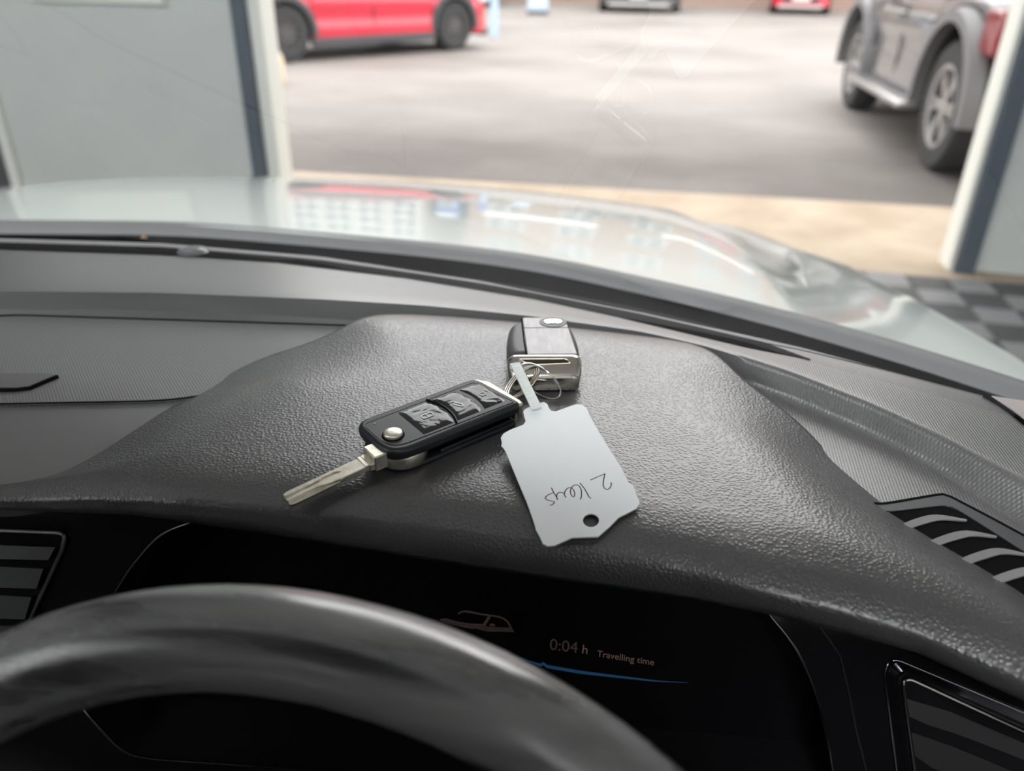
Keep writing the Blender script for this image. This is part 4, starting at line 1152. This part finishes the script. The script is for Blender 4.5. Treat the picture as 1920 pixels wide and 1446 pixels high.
def make_car(name, loc, heading, L, Wd, H, WB, r, paint, label, spokes=5, rm=None, belt=.62, sill=.24, hood_z=.68, front_oh=None, suv=False, gh=(.30, .93), slope=(.28, .16), flare=.0, group=None, rear=False, front=False, cladding=True, step=False):
    rm = rm or rim_m
    c = empty(name, loc, heading, label, 'car', group)
    fo = front_oh or L * .20
    xw = (L / 2 - fo, L / 2 - fo - WB)
    ra = r * (1.30 if suv else 1.18)
    xs = set(np.linspace(-L / 2, L / 2, 34))
    for x0 in xw:
        for a in np.linspace(0, math.pi, 15): xs.add(x0 + ra * math.cos(a))
        xs.add(x0 + ra * 1.001 + .002); xs.add(x0 - ra * 1.001 - .002)
    xs = sorted(xs)
    def zb(x):
        z = sill
        for x0 in xw:
            if abs(x - x0) <= ra + 1e-6: z = max(z, r + math.sqrt(max(0, ra * ra - (x - x0) ** 2)))
        e = min(x + L / 2, L / 2 - x)
        return z + max(0, .1 - e) * .4
    def ztop(x):
        t = (x + L / 2) / L
        return H * np.interp(t, [0, .03, .1, gh[1] - .22, gh[1] - .18, .90, .97, 1.0], [belt * .86, belt * 1.0, belt * 1.02, belt * .98, hood_z * .92, hood_z * .80, hood_z * .68, hood_z * .52]) if not suv else H * np.interp(t, [0, .02, .1, .66, .70, .93, .985, 1.0], [belt * .95, belt * 1.02, belt * 1.02, belt, belt * .98, belt * .93, belt * .86, belt * .6])
    def hw(x):
        t = (x + L / 2) / L
        return Wd / 2 * np.interp(t, [0, .02, .08, .2, .8, .92, .97, 1.0], [.80, .90, .97, 1, 1, .95, .86, .70])
    rows = []
    for x in xs:
        w, b, t = hw(x), zb(x), ztop(x)
        zs = [b + (t - b) * q for q in (0, .12, .3, .48, .62, .8, .93, 1.0)]
        ins = [.015, .0, .012, .022, .0, .012, .05, .12]
        half = [Vector((x, w - i * 1.0, z)) for i, z in zip(ins, zs)]
        rows.append([Vector((x, 0, b))] + half + [Vector((x, 0, t + .02))] + [Vector((p.x, -p.y, p.z)) for p in reversed(half)])
    mb = MB(); mb.grid(rows, close_v=True); mb.f.append(list(range(len(rows[0])))); mb.f.append([(len(rows) - 1) * len(rows[0]) + q for q in range(len(rows[0]))])
    mb.build('body', paint, c, ang=35)
    # greenhouse
    g0, g1 = gh
    def gx_(t): return -L / 2 + L * t
    zb_, zr = H * (belt - .01), H * .985
    wb_, wr = Wd / 2 - .08, Wd / 2 - .24
    lowp = [(gx_(g0 - .27 if not suv else .02), wb_ * .9), (gx_(g0), wb_), (gx_(g1 - .24), wb_), (gx_(g1 - .17), wb_ * .8)]
    topp = [(gx_(g0 - .27 + slope[1] if not suv else .07), wr * .92), (gx_(g0 + .03), wr), (gx_(g1 - .24 - slope[0] * .5), wr), (gx_(g1 - .17 - slope[0] * .55), wr * .9)]
    mb = MB()
    mb.grid([[Vector((x, y, zb_)) for x, y in lowp] + [Vector((x, -y, zb_)) for x, y in reversed(lowp)], [Vector((x, y, zr - .05)) for x, y in topp] + [Vector((x, -y, zr - .05)) for x, y in reversed(topp)]], close_v=True)
    mb.build('windows', cglass_m, c, ang=20)
    mb = MB()
    ins_ = [(x * .985, y * .9) for x, y in topp]
    mb.grid([[Vector((x, y, zr - .055)) for x, y in topp] + [Vector((x, -y, zr - .055)) for x, y in reversed(topp)], [Vector((x, y * 1.01, zr - .02)) for x, y in topp] + [Vector((x, -y * 1.01, zr - .02)) for x, y in reversed(topp)], [Vector((x, y, zr + .01)) for x, y in ins_] + [Vector((x, -y, zr + .01)) for x, y in reversed(ins_)]], close_v=True)
    n8 = 8; mb.f.append([16 + q for q in range(8)]); mb.build('roof', paint, c, ang=40)
    for sgn in (1, -1):
        for (a, b2) in ((lowp[0], topp[0]), (((lowp[1][0] + lowp[2][0]) / 2, wb_), ((topp[1][0] + topp[2][0]) / 2, wr)), (lowp[3], topp[3])):
            mb = MB(); mb.tube([(a[0], sgn * (a[1] + .005), zb_ - .02), (b2[0], sgn * (b2[1] + .005), zr - .04)], .035, 6); mb.build('pillar', paint, c)
    # underbody, sills, arches, wheels
    mb = MB(); mb.box((0, 0, sill + .04), (L * .9, Wd * .66, .12)); mb.build('underbody', under_m, c, smooth=False)
    for sgn in (1, -1):
        if cladding:
            mb = MB(); mb.box(((xw[0] + xw[1]) / 2, sgn * (Wd / 2 - .045), sill - .01), (WB - 2 * ra + .04, .10, .12)); mb.build('sill_trim', clad_m, c, bevel=.02)
        if step:
            mb = MB(); mb.box(((xw[0] + xw[1]) / 2, sgn * (Wd / 2 + .06), sill - .02), (WB - 2 * ra + .1, .16, .05)); mb.build('side_step', rim2_m, c, bevel=.015)
        for x0 in xw:
            mb = MB()
            pr = [[], [], [], []]
            for a in np.linspace(-.08, math.pi + .08, 22):
                for q, (rr, yy) in enumerate(((ra * .965, Wd / 2 - .10), (ra * .965, Wd / 2 + .014 + flare), (ra * (1.10 if suv else 1.15), Wd / 2 + .012 + flare), (ra * (1.13 if suv else 1.18), Wd / 2 - .03))):
                    pr[q].append(Vector((x0 + rr * math.cos(a), sgn * yy, max(.16, r + rr * math.sin(a)))))
            mb.grid(pr, close_u=True); mb.build('wheel_arch', clad_m if not suv else mat('arch_grey', (.17, .165, .17), .5) if 'arch_grey' not in bpy.data.materials else bpy.data.materials['arch_grey'], c, ang=40)
            # dark liner
            mb = MB(); mb.grid([[Vector((x0 + ra * .96 * math.cos(a), sgn * y_, max(.15, r + ra * .96 * math.sin(a)))) for a in np.linspace(0, math.pi, 14)] for y_ in (Wd / 2 - .02, Wd / 2 - .36)]); mb.build('arch_liner', under_m, c)
            make_wheel('wheel', c, (x0, sgn * (Wd / 2 - .11), r), r, .23, spokes, rm, sgn)
        # door seams and handles, mirror
        for xq in ((xw[0] - ra - .02), (xw[0] + xw[1]) / 2 - .05):
            mb = MB(); mb.tube([(xq, sgn * (hw(xq) - .006), sill + .1), (xq, sgn * (hw(xq) - .012), H * belt - .08)], .006, 4); mb.build('door_seam', under_m, c)
        mb = MB(); mb.box((gx_(g1 - .25), sgn * (Wd / 2 + .07), H * belt + .04), (.12, .2, .14)); mb.build('wing_mirror', paint, c, bevel=.03)
        for xq in ((xw[0] + xw[1]) / 2 + .12, xw[1] + ra + .1):
            mb = MB(); mb.box((xq, sgn * (Wd / 2 + .0), H * belt - .15), (.18, .03, .03)); mb.build('door_handle', paint, c, bevel=.008)
        mb = MB(); mb.box((L / 2 - .16, sgn * Wd * .36, H * hood_z * .70), (.22, Wd * .17, .11)); mb.build('headlamp', lamp_w, c, bevel=.03)
        mb = MB(); mb.box((-L / 2 + (.06 if not suv else .14), sgn * Wd * (.405 if not suv else .455), H * belt * .84), (.16 if not suv else .26, Wd * .10, (.18 if not suv else .24))); mb.build('tail_lamp', lamp_r, c, bevel=.02)
    mb = MB(); mb.box((L / 2 - .05, 0, .42), (.12, Wd * .62, .18)); mb.build('grille', clad_m, c, bevel=.02)
    mb = MB(); mb.box((L / 2 - .02, 0, .23), (.14, Wd * .74, .10)); mb.build('front_valance', clad_m if not front else rim2_m, c, bevel=.03)
    mb = MB(); mb.box((L / 2 + .015, 0, .45), (.02, .52, .11)); mb.build('number_plate', plate_w, c, smooth=False)
    mb = MB(); mb.box((-L / 2 + .0, 0, .46), (.16, Wd * .80, .24)); mb.build('rear_bumper', clad_m, c, bevel=.04)
    return c

def heading(a, b): return math.atan2(b.y - a.y, b.x - a.x)
red_m = mat('red_paint', (.58, .005, .034), .22, coat=1.0)
w0, w1 = P(540, 118, G), P(850, 95, G)
wb_r = (w1 - w0).length
hd = heading(w0, w1)
fwd = Vector((math.cos(hd), math.sin(hd), 0)); lft = Vector((-fwd.y, fwd.x, 0))
Lr = wb_r + 1.62
# contact points lie on the near (right-hand) side; front wheel is the far one
ctr = w1 + fwd * (Lr * .195) - fwd * (Lr / 2) + lft * (1.80 / 2 - .06)
ctr.z = 0
make_car('red_car', ctr, hd, Lr, 1.80, 1.52, wb_r, .345, red_m, 'bright red hatchback parked beyond the left door post', spokes=10, front_oh=Lr * .195, gh=(.34, .95))

suv_m = mat('dark_grey_brown_paint', (.14, .13, .128), .28, .7, coat=1.0)
v0, v1_ = P(1742, 318, G), P(1590, 203, G)
hs = heading(v0, v1_)
fwd = Vector((math.cos(hs), math.sin(hs), 0)); lft = Vector((-fwd.y, fwd.x, 0))
wbs = (v1_ - v0).length
Ls_ = wbs + 1.50
ctr = v1_ + fwd * (Ls_ * .20) - fwd * (Ls_ / 2) - lft * (1.92 / 2 - .03)
ctr.z = 0
make_car('off_road_car', ctr, hs, Ls_, 1.92, 1.72, wbs, .40, suv_m, 'dark grey off-road car with silver wheel arches beside the right door post', spokes=6, rm=rim2_m, front_oh=Ls_ * .20, suv=True, belt=.60, sill=.36, hood_z=.66, flare=.05, step=True, gh=(.30, .95))

fa0, fb0 = P(1125, 25, G), P(1262, 25, G)
g_m = mat('dark_graphite_paint', (.035, .035, .042), .25, coat=1.0)
c1 = (fa0 + fb0) / 2; wd1 = (fb0 - fa0).length
make_car('grey_car', (c1.x, c1.y + 2.1, 0), rad(-90) + rad(11) * 0 , 4.2, wd1, 1.45, 2.55, .31, g_m, 'dark grey car facing the garage at the far side of the yard', front_oh=.82, front=True, gh=(.30, .95))
c2_ = (P(1440, 28, G) + P(1582, 30, G)) / 2
wd2 = 1.8
make_car('red_car', (c2_.x, c2_.y + 2.1, 0), rad(-96), 4.2, wd2, 1.45, 2.55, .31, red_m, 'red car with pale front bumper at the far side of the yard', front_oh=.82, front=True, gh=(.30, .95))
c3_ = P(945, 4, G)
make_car('black_car', (c3_.x - .6, c3_.y - 2.6, 0), rad(-80), 4.2, 1.8, 1.45, 2.55, .31, mat('black_paint', (.012, .012, .014), .2, coat=1.0), 'black car far off behind the nose of the red hatchback', front_oh=.82, gh=(.30, .95))

# cream bollard stump by the left door edge
bp0 = P(510, 160, G)
mb = MB(); mb.lathe([(.001, .0), (.13, 0), (.15, .05), (.15, .26), (.12, .33), (.06, .36), (.001, .365)], 18)
o = mb.build('stone_bollard', mat('cream_stone', (.72, .58, .42), .8), smooth=True); o.location = (bp0.x, bp0.y, 0)
tag(o, 'low cream stone bollard on the asphalt just past the left door post', 'bollard')
# blue and white post behind the red car, and a leaning white sign board
pp = P(927, 70, G)
po = empty('sign_post', (pp.x, pp.y, 0), 0, 'slim pale blue and white post standing just past the red hatchback', 'post')
mb = MB(); mb.box((0, 0, .5), (.13, .06, 1.0)); mb.build('lower_panel', mat('pale_blue', (.45, .6, .78), .5), po, bevel=.01)
mb = MB(); mb.box((0, 0, 1.45), (.13, .06, .9)); mb.build('upper_panel', mat('mid_blue', (.08, .22, .55), .5), po, bevel=.01)
pp = P(1008, 27, G)
ab = empty('pavement_sign', (pp.x, pp.y, 0), rad(10), 'pale blue and white pavement sign far off in the yard', 'sign')
for s in (-1, 1):
    mb = MB(); mb.box((0, s * .14, .45), (.56, .03, .92), Matrix.Rotation(s * -.22, 3, 'X')); mb.build('sign_board', mat('sign_pale_blue', (.6, .72, .85), .5) if s < 0 else bpy.data.materials['sign_pale_blue'], ab, bevel=.01)
    mb = MB(); mb.box((0, s * .235, .06), (.6, .05, .10)); mb.build('sign_foot', clad_m, ab, bevel=.01)

# ------------------------------------------------------------------ buildings across the yard (the bonnet mirrors them)
brick_m = mat('pinkish_brick', (.46, .29, .22), .85)
n_, l_, b_ = nodes(brick_m)
tc_ = n_.new('ShaderNodeTexCoord'); mp_ = n_.new('ShaderNodeMapping'); mp_.inputs['Rotation'].default_value = (rad(90), 0, 0)
br_ = n_.new('ShaderNodeTexBrick'); br_.inputs['Scale'].default_value = 4.4
br_.inputs['Color1'].default_value = (.36, .24, .19, 1); br_.inputs['Color2'].default_value = (.30, .20, .16, 1); br_.inputs['Mortar'].default_value = (.38, .34, .30, 1); br_.inputs['Mortar Size'].default_value = .015
l_.new(tc_.outputs['Object'], mp_.inputs[0]); l_.new(mp_.outputs[0], br_.inputs['Vector']); l_.new(br_.outputs['Color'], b_.inputs['Base Color'])
render_m = mat('cream_render', (.42, .40, .36), .8)
bglass_m = mat('building_glass', (.10, .13, .15), .08, spec=.8)
wframe_m = mat('white_window_frame', (.82, .83, .82), .5)
blue_s = mat('blue_fascia', (.04, .16, .5), .45)
slate_m = mat('slate_roof', (.12, .12, .13), .7)
def building(name, x0, x1, y, dep, h, wm, wins, label, sign=None, gable=True, shutters=()):
    b = empty(name, ((x0 + x1) / 2, y + dep / 2, 0), 0, label, 'building')
    w = x1 - x0
    m_ = MB(); m_.box((0, 0, h / 2), (w, dep, h)); m_.build('wall', wm, b, smooth=False)
    m_ = MB()
    if gable: m_.add([(-w / 2 - .2, -dep / 2 - .3, h), (w / 2 + .2, -dep / 2 - .3, h), (w / 2 + .2, dep / 2 + .3, h), (-w / 2 - .2, dep / 2 + .3, h), (-w / 2 - .2, 0, h + dep * .28), (w / 2 + .2, 0, h + dep * .28)], [[0, 1, 5, 4], [3, 4, 5, 2], [0, 4, 3], [1, 2, 5], [0, 3, 2, 1]])
    else: m_.box((0, 0, h + .15), (w + .2, dep + .2, .3))
    m_.build('roof', slate_m, b, smooth=False)
    fy = -dep / 2
    for (wx, wz, ww, wh, nx, nz) in wins:
        f = empty('window'); f.parent = b; f.location = (wx - (x0 + x1) / 2, fy, wz)
        m_ = MB()
        t = .07
        for i in range(nx + 1): m_.box((-ww / 2 + ww * i / nx, -.03, wh / 2), (t, .1, wh))
        for i in range(nz + 1): m_.box((0, -.03, wh * i / nz), (ww + t, .09, t))
        m_.box((0, -.07, -.06), (ww + .2, .16, .08))
        m_.build('window_frame', wframe_m, f, smooth=False)
        m_ = MB(); m_.box((0, -.012, wh / 2), (ww, .02, wh)); m_.build('pane', bglass_m, f, smooth=False)
    if sign:
        for (sx, sz, sw_, sh_, m2) in sign:
            m_ = MB(); m_.box((sx - (x0 + x1) / 2, fy - .08, sz), (sw_, .14, sh_)); m_.build('fascia_board', m2, b, bevel=.02)
    for (sx, sw_, sh_, m2) in shutters:
        m_ = MB()
        nsl = 14
        for i in range(nsl): m_.box((sx - (x0 + x1) / 2, fy - .03, sh_ * (i + .5) / nsl), (sw_, .06, sh_ / nsl * .86))
        m_.build('roller_shutter', m2, b, smooth=False)
    return b
BY = 32.0
wl_ = [(-6.2 + 3.1 * i, 1.1, 1.5, 1.7, 2, 2) for i in range(8)] + [(-6.2 + 3.1 * i, 4.2, 1.5, 1.6, 2, 2) for i in range(8)] + [(-6.2 + 3.1 * i, 7.2, 1.5, 1.6, 2, 2) for i in range(8)]
building('brick_building', -7.9, 18.5, BY + 1, 9, 10.2, brick_m, wl_, 'three storey pinkish brick building with white framed windows across the yard', sign=[(-4.7, 3.4, 5.0, .8, wframe_m), (3.5, 3.4, 6.0, .7, wframe_m)])
wl_ = [(-26 + 1.55 * i, .9 + 1.5 * j, 1.25, 1.2, 2, 1) for i in range(11) for j in range(6)]
building('office_building', -27.5, -9.7, BY, 9, 11.0, render_m, wl_, 'pale office building with rows of small windows across the yard', gable=False)
building('shop_unit', -9.4, -8.4, BY + 1, 6, 5.0, blue_s, [(-8.9, 1.0, .6, 2.0, 1, 2)], 'narrow blue fronted unit between the two larger buildings', sign=[(-8.9, 4.4, .9, .6, wframe_m)], gable=False)
